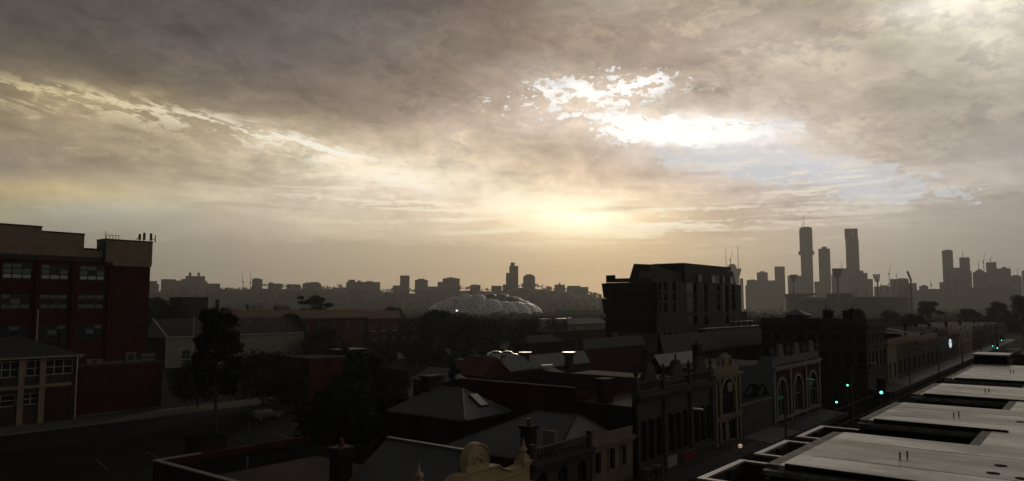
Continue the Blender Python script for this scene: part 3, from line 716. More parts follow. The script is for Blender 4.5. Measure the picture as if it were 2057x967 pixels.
# ------------------------------------------------------------------ cricket ground with floodlights
def oval_ground():
    d0 = 1230.0; r = far_root('oval_stadium', 'long dark oval stadium with raked masts below the floodlights', 'stadium', 1700, d0, None, -9.0)
    a, b = wpx(1822 - 1566, d0) / 2, 95.0; zb = 9.0
    def sector(c0, c1, y, mt, th=5.0, name='stand'):
        t0, t1 = -math.acos(max(-1, min(1, c0))), -math.acos(max(-1, min(1, c1))); n = 14; m = MB(); h = zpx(y, d0 - 80) + zb
        for i in range(n + 1):
            t = t0 + (t1 - t0) * i / n; c, s = math.cos(t), math.sin(t)
            m.v += [(a * c, b * s, -3), (a * c, b * s, h - th), (a * 1.02 * c, b * 1.03 * s, h - th + .3), (a * 1.02 * c, b * 1.03 * s, h), (a * .7 * c, b * .7 * s, h + 1), (a * .7 * c, b * .7 * s, h - 2), (a * .96 * c, b * .96 * s, h - th), (a * .5 * c, b * .5 * s, -2)]
        for i in range(n):
            for j in range(7): m.f.append((i * 8 + j, (i + 1) * 8 + j, (i + 1) * 8 + j + 1, i * 8 + j + 1))
            m.f.append((i * 8 + 7, (i + 1) * 8 + 7, (i + 1) * 8, i * 8))
        m.f += [tuple(range(8)), tuple(range(n * 8 + 7, n * 8 - 1, -1))]
        return m.build(name, mt, r)
    sector(-1, -.66, 589.5, 'tower_dark'); sector(-.655, -.28, 597, 'tower_dark', 3); sector(-.275, .1, 589.5, 'tower_dark'); sector(.105, 1, 596.5, 'tower_dark', 4)
    # far half of the bowl
    m = MB(); n = 30
    for i in range(n + 1):
        t = PI * i / n; m.v += [(a * math.cos(t), b * math.sin(t), -3), (a * math.cos(t), b * math.sin(t), 28), (a * .5 * math.cos(t), b * .5 * math.sin(t), -2)]
    for i in range(n):
        for j in range(2): m.f.append((i * 3 + j, (i + 1) * 3 + j, (i + 1) * 3 + j + 1, i * 3 + j + 1))
    m.build('far_stand', 'tower_dark', r)
    for y0 in (598.5, 602.5):         # pale level bands across the low stand
        h = zpx(y0, d0 - 88) + zb; m = MB(); n = 10
        for i in range(n + 1):
            t = -math.acos(-.655 + .375 * i / n); m.v += [(a * 1.035 * math.cos(t), b * 1.05 * math.sin(t), h), (a * 1.035 * math.cos(t), b * 1.05 * math.sin(t), h + .9)]
        for i in range(n): m.f.append((2 * i, 2 * i + 2, 2 * i + 3, 2 * i + 1))
        m.build('fascia_band', 'white_metal', r)
    for x0, y0, x1, y1 in ((1717, 608, 1722, 580), (1738, 606, 1742, 583), (1768, 592, 1771, 570), (1781, 592, 1785, 569), (1793, 594, 1798, 567), (1802, 594, 1808, 566), (1807, 596, 1814, 566), (1812, 598, 1819, 566), (1816, 600, 1823, 565.5), (1819, 602, 1828, 565)):
        dd = d0 - 55; MB().tube((wpx(x0 - 1700, dd), -55, zpx(y0, dd) + zb), (wpx(x1 - 1700, dd), -55, zpx(y1, dd) + zb), .75, .6, 5).build('raked_mast', 'tower_dark', r)
    m = MB(); dd = d0 - 55
    MB().tube((wpx(118, dd), -55, zpx(601, dd) + zb), (wpx(140, dd), -55, zpx(601, dd) + zb), .5, .5, 5).build('tie_beam', 'tower_dark', r)
oval_ground()
def floodlight(label, px, xl, xr, y0, y1, d, edge=False):
    r = far_root('floodlight_tower', label, 'floodlight', px, d, 'stadium floodlight towers', -9.0); zb = 9.0
    h0, h1 = zpx(y1, d) + zb, zpx(y0, d) + zb; a, b = wpx(xl - px, d), wpx(xr - px, d)
    MB().tube((0, 0, 0), (0, 0, h0 + 2), 1.9, 1.3, 10).build('pole', 'tower_stone', r)
    n = 6
    if edge:
        for k in range(n):
            z = h0 + (h1 - h0) * k / n; x = a * (k + 1) / n + 1.0; B(x - 1.3, x + 1.6, -7 - k * .6, 7 + k * .6, z, z + (h1 - h0) / n * .8).build('lamp_row', 'tower_dark', r)
        MB().tube((1.5, 0, h0 - 1), (a + 2, 0, h1), 1.2, 1.0, 6).build('head_frame', 'tower_dark', r)
    else:
        for k in range(n):
            z = h0 + (h1 - h0) * k / n; q = .45 + .55 * (k + 1) / n; B(a * q, b * q, -1.2 - k * .5, 1.2 - k * .5, z, z + (h1 - h0) / n * .74).build('lamp_row', 'tower_dark', r)
        m = MB()
        for s in (-1, -.33, .33, 1):
            c = (a + b) / 2; w = (b - a) / 2; m.tube((c * .4 + w * .45 * s, .9, h0), (c + w * s * .98, -1.4, h1), .6, .5, 5)
        m.build('head_frame', 'tower_dark', r)
floodlight('pale distant floodlight tower left of the tallest tower', 1595, 1588, 1603.5, 552, 565.5, 1420)
floodlight('large floodlight tower in front of the wide block', 1684.5, 1673.5, 1694.5, 539, 558, 1120)
floodlight('floodlight tower with open lattice head left of the raked masts', 1764.5, 1755.5, 1770.5, 551, 566.5, 1300)
floodlight('floodlight tower seen edge on right of the raked masts', 1831.5, 1824, 1833, 545, 564, 1130, True)

# ------------------------------------------------------------------ trees
def leaf_cloud(rng, clumps, n, size, lean=.0, droop=0.0):
    """leaf-sized faces scattered through clumps [(centre, radius xyz)]"""
    m = MB(); tot = sum(c[1][0] * c[1][1] for c in clumps)
    for c, rad in clumps:
        k = max(6, int(n * rad[0] * rad[1] / tot))
        for _ in range(k):
            v = Vector((rng.gauss(0, 1), rng.gauss(0, 1), rng.gauss(0, 1))).normalized() * (rng.random() ** .45)
            p = Vector((c[0] + v.x * rad[0], c[1] + v.y * rad[1], c[2] + v.z * rad[2]))
            a = Vector((rng.gauss(0, 1), rng.gauss(0, 1), rng.gauss(0, .6) - droop)).normalized(); b = a.orthogonal().normalized(); b.rotate(Matrix.Rotation(rng.random() * 6.28, 3, a))
            s = size * rng.uniform(.6, 1.4); l = s * (1 + droop)
            m.v += [tuple(p - a * l * .5), tuple(p + b * s * .3), tuple(p + a * l * .5), tuple(p - b * s * .3)]; q = len(m.v); m.f.append((q - 4, q - 3, q - 2, q - 1))
    return m
def make_tree(name, label, loc, h, w, seed, leaves=5000, leaf=.5, leafm='leaf_dark', barkm='bark', trunk=.3, form='round', group=None, girth=.022):
    rng = random.Random(seed); r = thing(name, label, 'tree', loc, 0, group); ORG[r] = Vector()
    m = MB(); t0 = h * trunk; top = Vector((rng.uniform(-.3, .3), rng.uniform(-.3, .3), h * .72)); rt = max(.1, h * girth)
    m.path([(0, 0, -.3), (h * .012, h * .01, t0 * .45), (-h * .008, top.y * .3, t0), tuple(top)], [rt * 1.35, rt * 1.1, rt, rt * .35], 8)
    clumps = []; nb = 15 if form != 'flat' else 18
    for k in range(nb):
        f = (k + .5) / nb; a = k * 2.4 + rng.uniform(-.4, .4)
        if form == 'round': z = t0 + (h - t0) * (.12 + .80 * f); rr = w * math.sin(PI * (.18 + .72 * f)) * rng.uniform(.45, .72); cr = w * rng.uniform(.28, .46)
        elif form == 'flat': z = h * rng.uniform(.62, .93); rr = w * rng.uniform(.15, .85); cr = w * rng.uniform(.2, .32)
        else: z = t0 + (h - t0) * (.05 + .9 * f); rr = w * math.sin(PI * (.25 + .6 * f)) * rng.uniform(.4, .75); cr = w * rng.uniform(.28, .42)
        c = Vector((math.cos(a) * rr, math.sin(a) * rr, min(z, h - cr * .5)))
        clumps.append((c, (cr, cr, cr * (.7 if form != 'flat' else .45))))
        s = Vector((top.x * .4, top.y * .4, t0 * rng.uniform(.85, 1.1) + (z - t0) * .35)); mid = (s + c) / 2 + Vector((0, 0, -.04 * h))
        m.path([tuple(s), tuple(mid), tuple(c)], [rt * .5, rt * .33, rt * .12], 5)
    clumps.append((Vector((0, 0, h * .86)), (w * .4, w * .4, h * .12)))
    m.build('trunk', barkm, r); leaf_cloud(rng, clumps, leaves, leaf, droop=.8 if form == 'droop' else 0.0).build('crown', leafm, r)
    return r
TREES = []
def T_(name, label, px, py_top, d, wpx_, seed, **k):       # crown top at a pixel, d metres ahead
    p = P(px, py_top, d); h = p.z - terr(p.x, p.y); g = (p.x, p.y, terr(p.x, p.y))
    r = make_tree(name, label, g, h, wpx(wpx_, d) / 2 * 1.1, seed, **k); TREES.append(r); return r
T_('street_tree', 'tall slender tree with drooping crown and bare pale trunk', 441, 622, 80, 100, 3, leaves=6500, leaf=.42, barkm='bark_pale', trunk=.40, form='droop', girth=.011)
T_('broad_tree', 'broad black tree mass right of the parked sedan', 735, 705, 84, 150, 4, leaves=9000, leaf=.45, trunk=.12)
T_('broad_tree', 'dense tree filling the gap below the black tree mass', 690, 775, 76, 175, 5, leaves=9000, leaf=.42, trunk=.1)
T_('broad_tree', 'leafy tree whose branches touch the skylight house roof', 795, 790, 70, 120, 6, leaves=6000, leaf=.4, trunk=.12)
T_('bushy_tree', 'bushy tree behind the sedan beside the slender trunk', 530, 708, 118, 170, 7, leaves=6000, leaf=.45, trunk=.1)
T_('bushy_tree', 'dark bush left of the slender trunk by the brick annexe', 400, 722, 116, 110, 8, leaves=4500, leaf=.42, trunk=.1)
T_('bushy_tree', 'rounded bush between the sedan and the roller door shed', 590, 742, 112, 70, 9, leaves=3500, leaf=.42, trunk=.1)
T_('garden_tree', 'garden tree at the right end of the white warehouse', 655, 655, 200, 78, 10, leaves=4500, leaf=.6, trunk=.06)
T_('spreading_tree', 'spreading flat topped tree above the long brown roof', 632, 591, 330, 66, 11, leaves=3800, leaf=.9, trunk=.4, form='flat')
T_('park_tree', 'big round tree just in front of the lobed stadium left end', 880, 622, 240, 88, 12, leaves=6500, leaf=.75, trunk=.06)
T_('park_tree', 'big dark tree below the stadium floodlamp', 935, 634, 225, 90, 13, leaves=6500, leaf=.75, trunk=.06, leafm='leaf_olive')
T_('park_tree', 'tree sloping down right of the two big park trees', 985, 640, 240, 58, 14, leaves=4500, leaf=.75, trunk=.06)
T_('park_tree', 'lone round tree before the house with the solar panel', 1058, 642, 250, 44, 15, leaves=3600, leaf=.75, trunk=.06)
T_('yard_tree', 'tree cluster at the right edge of the red factory', 320, 598, 300, 70, 16, leaves=4800, leaf=.85, trunk=.1)
T_('yard_tree', 'darker tree in front of the factory corner', 352, 612, 240, 60, 17, leaves=4200, leaf=.75, trunk=.1)
T_('yard_tree', 'tree behind the left end of the long brown roof', 455, 618, 290, 50, 18, leaves=3400, leaf=.8, trunk=.1)
T_('yard_tree', 'tree behind the right end of the long brown roof', 790, 616, 330, 60, 19, leaves=3800, leaf=.85, trunk=.1)
T_('cabbage_palm', 'small palm like tree on a thin trunk beside the red shed', 909, 722, 92, 26, 20, leaves=500, leaf=.6, trunk=.7, form='flat')
T_('roadside_tree', 'flat crowned tree silhouetted below the city centre', 1865, 604, 420, 54, 21, leaves=3600, leaf=1.0, trunk=.3, form='flat')
T_('roadside_tree', 'dark tree beyond the street row left of the city towers', 1840, 633, 260, 76, 22, leaves=4800, leaf=.8, trunk=.06)
T_('roadside_tree', 'round dark tree below the pyramid roofed city block', 2005, 606, 390, 52, 23, leaves=3800, leaf=.95, trunk=.1)
T_('roadside_tree', 'tall dark tree cut off by the frame edge', 2052, 593, 360, 60, 24, leaves=4200, leaf=.9, trunk=.1)
T_('roadside_tree', 'dark tree under the wide low city block', 1945, 620, 380, 62, 25, leaves=3800, leaf=.95, trunk=.06)
T_('roadside_tree', 'low tree between the corner hotel and the floodlight', 1790, 625, 330, 60, 26, leaves=3800, leaf=.9, trunk=.1)
for k, (px, py, d, w, lb) in enumerate(((760, 690, 175, 70, 'dark tree in front of the long dark hall'), (838, 688, 190, 62, 'tree standing between the dark hall and the rear lot'), (880, 700, 180, 60, 'low tree at the right of the rear lot'), (930, 703, 170, 70, 'low bushy tree below the two big park trees'), (985, 690, 185, 56, 'tree behind the parked white cars'), (700, 700, 150, 70, 'bush between the brick outbuilding and the black tree mass'), (1040, 668, 215, 44, 'small tree left of the hall with pointed openings'), (625, 668, 215, 40, 'narrow bush before the long brown roof'), (800, 745, 128, 56, 'round bush at the near edge of the rear lot'))):
    T_('lot_tree', lb, px, py, d, w, 40 + k, leaves=3600, leaf=.6, trunk=.05, leafm='leaf_dark' if k % 2 else 'leaf_olive')
# the far wooded slopes: one mass
rng = random.Random(99); m = MB(); nt = 0
while nt < 9500:
    a = rng.uniform(-37, 36); rr = 330 * (2350 / 330) ** rng.random()
    if a > 9 and rr > 1150: 
        if rng.random() < .75: continue
    az = ALPHA - R(a); x, y = math.cos(az) * rr / math.cos(R(a)) , math.sin(az) * rr / math.cos(R(a))
    if rr < 480 and a > 24: continue
    z = terr(x, y); hh = rng.uniform(6, 13) * (1.15 if rr > 1200 else 1.0); ww = rng.uniform(4, 8.5)
    if rr < 700: hh *= .75
    nt += 1; k = 11 if rr > 900 else 22; ls = 2.7 if rr > 900 else 1.7
    for _ in range(k):
        v = Vector((rng.gauss(0, 1), rng.gauss(0, 1), rng.gauss(0, 1))).normalized() * rng.random() ** .4
        p = Vector((x + v.x * ww, y + v.y * ww, z + hh * .55 + v.z * hh * .45)); aa = Vector((rng.gauss(0, 1), rng.gauss(0, 1), rng.gauss(0, 1))).normalized(); bb = aa.orthogonal().normalized(); s = ls * rng.uniform(.7, 1.5)
        m.v += [tuple(p - aa * s), tuple(p + bb * s * .7), tuple(p + aa * s), tuple(p - bb * s * .7)]; q = len(m.v); m.f.append((q - 4, q - 3, q - 2, q - 1))
struct(m.build('far_woods', 'leaf_far'), 'stuff', 'dark wooded slopes and parkland trees below the skyline')

# ------------------------------------------------------------------ red factory, upper left
def xat(px, y): return PY(px, 610, y).x
def zat(px, py, y): return PY(px, py, y).z
def factory():
    y = P(300, 610, 125).y; x1 = xat(299, y); x0 = 12.0; f = FY(x0, y); W = x1 - x0
    r = thing('factory', 'red brick factory with cream stepped parapet and gridded windows', 'building', (x0, y, 0))
    zc = zat(107, 522.5, y); zt3 = zat(250, 535, y)
    cols = [(0, 57), (78.5, 137), (156, 213)]; ops = []; sp = xat(137, y) - xat(78.5, y); st = (xat(156, y) - xat(0, y)) / 2
    cs = [xat(c[0], y) for c in cols]; cs = [cs[0] - 2 * st, cs[0] - st] + cs
    rows = [(zat(107, 563, y), zat(107, 530, y)), (zat(107, 622, y), zat(107, 590, y)), (zat(107, 684, y), zat(107, 652, y))]
    for z0, z1 in rows:
        for c in cs: ops.append((c - x0, c - x0 + sp, z0, z1))
    wall_mesh(f, W, zc, ops, .25).build('wall', 'red_brick', r)
    for i, o in enumerate(ops):
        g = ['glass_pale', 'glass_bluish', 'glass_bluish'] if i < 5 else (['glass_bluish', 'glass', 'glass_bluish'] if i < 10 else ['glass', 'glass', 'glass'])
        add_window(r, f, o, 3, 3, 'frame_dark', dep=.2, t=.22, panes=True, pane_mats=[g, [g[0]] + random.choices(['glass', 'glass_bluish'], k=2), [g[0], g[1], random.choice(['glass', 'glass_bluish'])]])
    B(x0, x1, y + .3, y + 22, 0, zc - .3).build('rear_wall', 'red_brick', r)
    B(x0 + .2, x1 - .2, y + .31, y + 21.8, zc - .28, zc + .3).build('roof', 'zinc_roof', r)
    for c in [cs[0] - (st - sp)] + [c + sp for c in cs]:
        q = MB(); f.box(q, c - x0 + .35, c - x0 + st - sp - .35, 0, zc - .01, .002, .3); q.build('pier', 'red_brick', r)
    # cream upper wall: string band, recess line, stepped parapet
    xe = xat(205, y); z1 = zat(107, 513, y)
    q = MB(); f.box(q, -.1, W + .15, zc, z1, -.3, .22); q.build('band', 'sand_render', r)
    za = zat(163, 472, y); xa = xat(163, y); q = MB(); f.box(q, -.1, xa - x0, z1 + .001, za, -.3, .05); q.build('parapet', 'sand_render', r)
    xs = xat(76, y); q = MB(); f.box(q, -.1, xs - x0, za + .001, zat(76, 457, y), -.3, .05); q.build('parapet', 'sand_render', r)
    zl = zat(184, 503.5, y); q = MB(); f.box(q, xa - x0 + .002, xe - x0 - .02, z1 + .001, zl, -.3, .05); q.build('parapet', 'sand_render', r)
    zr = zat(250, 485, y); q = MB(); f.box(q, xe - x0, W + .12, z1 + .001, zr, -3.0, .24); f.box(q, xat(213, y) - x0, W + .1, zt3, zc - .001, -.29, .2); q.build('stair_tower', 'sand_render', r)
    q = MB(); f.box(q, -.15, xa - x0 + .05, za + .0015, za + .22, -.35, .12) if False else None
    q = MB(); f.box(q, xs - x0 + .02, xa - x0 + .06, za + .002, za + .24, -.34, .1); f.box(q, -.1, xs - x0 + .06, zat(76, 457, y) + .002, zat(76, 457, y) + .24, -.34, .1); f.box(q, xe - x0 - .05, W + .2, zr + .002, zr + .24, -3.04, .29); q.build('coping', 'frame_dark', r)
    q = MB(); f.box(q, -.05, xe - x0 - .15, z1 - .55, z1 - .05, .222, .5); q.build('gutter', 'frame_dark', r)
    MB().tube(f.p(xat(75, y) - x0, zat(75, 690, y), .4), f.p(xat(75, y) - x0, rows[1][0], .4), .09, .09, 6).build('drainpipe', 'frame_white', r)
    MB().tube(f.p(xe - x0 - .25, zc, .62), f.p(xe - x0 - .25, zr - .4, .62), .22, .22, 6).build('downpipe', 'frame_dark', r)
    # rooftop gear
    zr += .24
    def gear(nm, lb, cat, px, loc_y, fn):
        g = thing(nm, lb, cat, (xat(px, loc_y), loc_y, zr)); ORG[g] = Vector(); fn(g); return g
    def rail(g):
        for k in range(5): MB().tube((k * .48, 0, 0), (k * .48, 0, .72), .05, .05, 5).build('post', 'frame_dark', g)
        MB().tube((0, 0, .7), (1.95, 0, .7), .04, .04, 5).build('rail', 'frame_dark', g); MB().tube((-.2, 0, 0), (-.2, 0, 1.35), .06, .04, 5).build('aerial', 'frame_dark', g)
    gear('roof_railing', 'short metal railing with aerial on the factory stair tower', 'railing', 208, y + 1.0, rail)
    def panels(g):
        for k, (dx, hh) in enumerate(((0, 1.25), (.75, 1.5), (1.9, 1.5))):
            MB().tube((dx, .2, 0), (dx, .2, hh * .9), .05, .05, 6).build('pole', 'frame_dark', g); B(dx - .17, dx + .17, -.1, .12, .25, hh).build('antenna_panel', 'frame_dark', g)
        MB().tube((2.75, .2, 0), (2.75, .2, 1.3), .09, .07, 6).build('mast', 'frame_dark', g); MB().tube((-.7, .2, 0), (.0, .2, .8), .05, .05, 5).build('brace', 'frame_dark', g); MB().tube((2.0, .2, .3), (2.7, .2, .7), .05, .05, 5).build('brace', 'frame_dark', g)
    gear('phone_antenna', 'group of upright antenna panels on the factory roof corner', 'antenna', 275, y + 1.2, panels)
    q = thing('roof_vent', 'low dark vents behind the factory parapet notch', 'vent', (xat(165, y + 2), y + 2, zl)); ORG[q] = Vector()
    for k in range(2): B(k * 1.9, k * 1.9 + 1.6, 0, .9, 0, .5).build('vent_box', 'frame_dark', q)
    MB().tube((2.2, .3, 0), (2.2, .3, 1.1), .05, .05, 5).build('vent_pipe', 'frame_dark', q)
factory()

# ------------------------------------------------------------------ two storey works building in front of it
def works():
    y = 112.0; x1 = xat(162, y); x0 = x1 - 30; f = FY(x0, y); W = x1 - x0; ze = zat(162, 713, y)
    r = thing('works_building', 'two storey brown works building with hipped roof and strip windows', 'building', (x0, y, 0))
    def X_(p): return xat(p, y) - x0
    zu0, zu1 = zat(110, 753, y), zat(110, 722, y)
    ops = []; kinds = []
    for a, b, c in ((59, 153, 5), (-42, 46, 5), (-145, -56, 5)): ops.append((X_(a), X_(b), zu0, zu1)); kinds.append((c, 2))
    zl0, zl1 = zat(75, 812, y), zat(75, 789, y)
    for a, b in ((54, 90), (-50, 42)): ops.append((X_(a), X_(b), zl0, zl1)); kinds.append((2 if a > 0 else 3, 2))
    ops.append((X_(98), X_(150), .12, zat(98, 784, y))); kinds.append(None)
    wall_mesh(f, W, ze, ops, .22, .1).build('wall', 'brown_brick', r)
    for o, k in zip(ops, kinds):
        if k: add_window(r, f, o, k[0], k[1], 'frame_white', dep=.16, t=.1, panes=True)
        else:
            q = MB(); f.box(q, o[0], o[1], o[2], o[3], -.2, -.14); q.build('garage_door', 'cladding_brown', r)
    B(x0, x1, y + .25, y + 11, .1, ze - .12).build('rear_wall', 'brown_brick', r)
    hip_roof(MB(), x0, x1, y, y + 11, ze + .1, ze + 2.6, .5, .12).build('roof', 'slate', r)
    q = MB(); f.box(q, -.6, W + .6, ze - .16, ze + .1, .52, .68); q.build('gutter', 'pale_render', r)
    q = MB(); f.box(q, 0, X_(150), zat(100, 777, y), zat(100, 771, y), .003, .35); q.build('canopy', 'sand_render', r)
    for p in (50, 92): q = MB(); f.box(q, X_(p) - .35, X_(p) + .35, .1, ze - .2, .003, .28); q.build('pier', 'sand_render', r)
    MB().tube(f.p(W - .15, .1, .2), f.p(W - .15, ze, .2), .09, .09, 6).build('drainpipe', 'frame_white', r)
    MB().tube(f.p(W + .45, ze - .1, .5), f.p(W - .15, ze - .6, .2), .07, .07, 6).build('gutter_elbow', 'frame_white', r)
    B(xat(118, y + 6), xat(118, y + 6) + .9, y + 5, y + 5.6, ze + 1.2, ze + 3.2).build('chimney', 'brown_brick', r)
    # annexe
    xa1 = xat(335, y); za = zat(250, 734, y); f2 = FY(x1 + .05, y + .6)
    a = thing('brick_annexe', 'low flat roofed red brick annexe beside the works building', 'building', (x1, y, 0))
    B(x1 + .05, xa1, y + .6, y + 9.0, .1, za).build('wall', 'red_brick', a); q = MB().box(x1 + .3, xa1 - .2, y + .9, y + 8.8, za + .002, za + .06); q.build('roof', 'slate', a)
    q = B(x1 + .04, xa1 + .03, y + .55, y + .88, za + .002, za + .28); q.build('parapet', 'brown_brick', a)
    q = B(x1 + .1, xa1, y + .5, y + .58, .12, .5); q.build('plinth', 'concrete', a)
    for k, (p, w_, h_, lb) in enumerate(((258, 1.5, 1.5, 'square fan unit on the annexe roof'), (290, .6, 1.2, 'leftmost of three slim condensers on the annexe roof'), (299, .6, 1.2, 'middle of three slim condensers on the annexe roof'), (308, .6, 1.2, 'rightmost of three slim condensers on the annexe roof'), (180, 2.2, .8, 'low duct box on the annexe roof by the works building'))):
        xx = xat(p, y + 3); u = thing('air_conditioner', lb, 'air conditioner', (xx, y + 3, za + .06), 0, 'annexe roof units'); ORG[u] = Vector()
        B(0, w_, 0, .7, .12, h_).build('casing', 'grey_render', u)
        for s in (.08, w_ - .2): B(s, s + .12, .1, .6, 0, .118).build('foot', 'frame_dark', u)
        MB().tube((w_ / 2, -.03, h_ * .55), (w_ / 2, -.002, h_ * .55), min(w_, h_) * .36, None, 14).build('fan_grille', 'frame_dark', u)
works()

# ------------------------------------------------------------------ generic buildings of the middle distance
def corner(xc, ytop, d, xl, xr):
    C = P(xc, ytop, d); yl = PX(xl, 610, C.x).y; xr_ = PY(xr, 610, C.y).x
    return C.x, xr_, C.y, yl, C.z
def block(name, label, xl, xc, xr, ye, d, roof='flat', rise=2.0, wall='brown_brick', roofm='zinc_roof', cat='building', wy=(), wx=(), wrows=((1.0, 2.4),), frame='frame_white', par=.5, parm=None, group=None, over=.3, glass='glass', z0=None, sill=None):
    x0, x1, y0, y1, ze = corner(xc, ye, d, xl, xr); g = min(terr(x0, y0), 0) - .2 if z0 is None else z0
    r = thing(name, label, cat, (x0, y0, g), 0, group)
    fy, fx = FY(x0, y0, g), FX(x0, y0, g); H = ze - g
    oy = [(a * (x1 - x0), b * (x1 - x0), H - q[1], H - q[0]) for q in wrows for a, b in wy]
    ox = [(a * (y1 - y0), b * (y1 - y0), H - q[1], H - q[0]) for q in wrows for a, b in wx]
    B(x0 + .26, x1, y0 + .26, y1, g, ze - .02).build('rear_wall', wall, r)
    wall_mesh(fy, x1 - x0, H, oy).build('wall', wall, r); wall_mesh(fx, y1 - y0, H, ox).build('wall', wall, r)
    for o in oy: add_window(r, fy, o, 2, 2, frame, glass, sill=sill)
    for o in ox: add_window(r, fx, o, 2, 2, frame, glass, sill=sill)
    if roof == 'flat':
        B(x0 + .3, x1 - .02, y0 + .3, y1 - .02, ze - .018, ze + .03).build('roof', roofm, r)
        if par:
            q = B(x0 - .04, x1, y0 - .04, y0 + .24, ze + .002, ze + par).box(x0 - .04, x0 + .24, y0 + .242, y1, ze + .002, ze + par - .001); q.build('parapet', parm or wall, r)
    elif roof == 'hip': hip_roof(MB(), x0, x1, y0, y1, ze + .05, ze + rise, over).build('roof', roofm, r)
    else:
        al = roof[-1]; gable_roof(MB(), x0, x1, y0, y1, ze + .02, ze + rise, al, over).build('roof', roofm, r)
        e_ = ze - .02; t_ = ze + rise - .05; xm_, ym_ = (x0 + x1) / 2, (y0 + y1) / 2
        gs = [[(x0, y0, e_), (x0, y1, e_), (x0, ym_, t_)], [(x1, y0, e_), (x1, ym_, t_), (x1, y1, e_)]] if al == 'x' else [[(x0, y0, e_), (xm_, y0, t_), (x1, y0, e_)], [(x0, y1, e_), (x1, y1, e_), (xm_, y1, t_)]]
        for g_ in gs: MB().poly(g_).build('gable', wall, r)
    return r, (x0, x1, y0, y1, ze, g)
def even(n, w=.5): return [((k + .5 - w / 2) / n, (k + .5 + w / 2) / n) for k in range(n)]

r, q = block('warehouse', 'white walled warehouse with grey gabled roof and arched end', 283, 335, 612, 678, 185, 'gable_x', 4.3, 'pale_render', 'slate', wy=((.10, .155),), wrows=((3.4, 5.6),), over=.25)
x0, x1, y0, y1, ze, g = q
B(x0 - .06, x0 - .004, y0, y1, g, ze - .2).build('side_wall', 'dark_brick', r)
for p in (.28, .62, .80):             # skylight sheets
    ym = (y0 + y1) / 2; a = x0 + (x1 - x0) * p; MB().extrude([(a, y0 + 1.2, ze + .62 + .16), (a + 1.4, y0 + 1.2, ze + .62 + .16), (a + 1.4, ym - 1.5, ze + 3.55), (a, ym - 1.5, ze + 3.55)], (0, 0, .05)).build('skylight', 'glass_bluish', r)
m = MB(); n = 10; cy = y0 + 3.2; zz_ = ze + 1.2
m.extrude([(x1 + .35, y0 - .3, ze - 1), (x1 + .35, y1 + .3, ze - 1), (x1 + .35, y1 + .3, ze + 2.4)] + [(x1 + .35, (y0 + y1) / 2 + (y1 - y0) * .36 * math.cos(PI * k / n), ze + 2.9 + 2.6 * math.sin(PI * k / n)) for k in range(n + 1)] + [(x1 + .35, y0 - .3, ze + 2.4)], (.4, 0, 0)).build('end_gable', 'dark_brick', r)
MB().tube((x0 - .12, y0 - .12, g), (x0 - .12, y0 - .12, ze), .1, .1, 6).build('drainpipe', 'frame_white', r)
q = B(x0 - .1, x1, y0 - .45, y0 - .28, ze - .1, ze + .1); q.build('gutter', 'frame_white', r)
MB().extrude([(x0 - .3, y0 - .3, ze + .15), (x0 - .02, y0 - .3, ze + .15), (x0 - .02, (y0 + y1) / 2, ze + 4.45), (x0 - .3, (y0 + y1) / 2, ze + 4.45)], (0, 0, .16)).build('barge_board', 'frame_white', r)

r, q = block('long_shed', 'long red brick hall under a pale brown roof', 462, 470, 737, 641.5, 236, 'gable_x', 2.6, 'red_brick', 'brown_roof', wy=even(9, .35), wrows=((2.0, 4.4),), over=.5)
x0, x1, y0, y1, ze, g = q
B(x0 - .4, x1, y0 - .58, y0 - .51, ze - .3, ze + .05).build('fascia', 'brown_roof', r)
r, q = block('brown_roof_wing', 'right hand wing with the brown roof, separated by a dark joint', 735, 739, 803, 641, 279, 'gable_x', 2.9, 'red_brick', 'brown_roof', wy=even(3, .4), wrows=((2.2, 4.6),), sill='frame_white', over=.5)
block('dark_hall', 'long dark hall between the brown roofs and the park trees', 730, 742, 838, 672, 230, 'flat', 0, 'dark_brick', 'slate', wy=even(5, .4))
r, q = block('roller_door_shed', 'flat roofed brick shed with dark roller door behind the sedan', 566, 622, 700, 722, 122, 'flat', 0, 'red_brick', 'lot_asphalt', par=.25, parm='concrete')
x0, x1, y0, y1, ze, g = q
fx = FX(x0, y0, g); m = MB()
for k in range(12): fx.box(m, .6, y1 - y0 - 1.0, .3 + k * .42, .3 + k * .42 + .38, .003, .05)
m.build('roller_door', 'cladding_dark', r)
r, q = block('outbuilding', 'low outbuilding with pale flat roof sheet behind the roller door shed', 660, 690, 745, 704, 165, 'flat', 0, 'dark_brick', 'zinc_roof', par=0)
r, q = block('red_shed', 'red gabled brick shed near the middle', 912, 968, 1022, 757, 100, 'gable_y', 2.3, 'red_brick', 'red_roof', over=.25)
x0, x1, y0, y1, ze, g = q; B((x0 + x1) / 2 - .12, (x0 + x1) / 2 + .12, y0, y1, ze + 2.36, ze + 2.5).build('ridge_cap', 'grey_render', r)
block('cottage', 'small cottage with pale grey hipped roof behind the skylight house', 832, 905, 938, 768, 97, 'hip', 1.6, 'dark_brick', 'pale_zinc')
r, q = block('low_terrace', 'low terrace with long grey roof and two round capped flues', 1000, 1010, 1180, 748, 118, 'hip', 2.2, 'dark_brick', 'zinc_roof')
x0, x1, y0, y1, ze, g = q
for px in (1055, 1143):
    c = P(px, 735, 124); MB().lathe((c.x, c.y, ze), [(.75, 0), (.75, 2.2), (.85, 2.25), (1.15, 2.3), (1.15, 2.62), (.9, 2.7)], 14).build('flue', 'dark_render', r); MB().lathe((c.x, c.y, ze + 2.705), [(1.1, 0), (1.1, .06)], 14).build('flue_cap', 'white_metal', r)
def slab4(m, p, e1, e2, th=.12):
    p, e1, e2 = Vector(p), Vector(e1), Vector(e2); n = e1.cross(e2).normalized() * th
    return m.extrude([tuple(p), tuple(p + e1), tuple(p + e1 + e2), tuple(p + e2)], n)
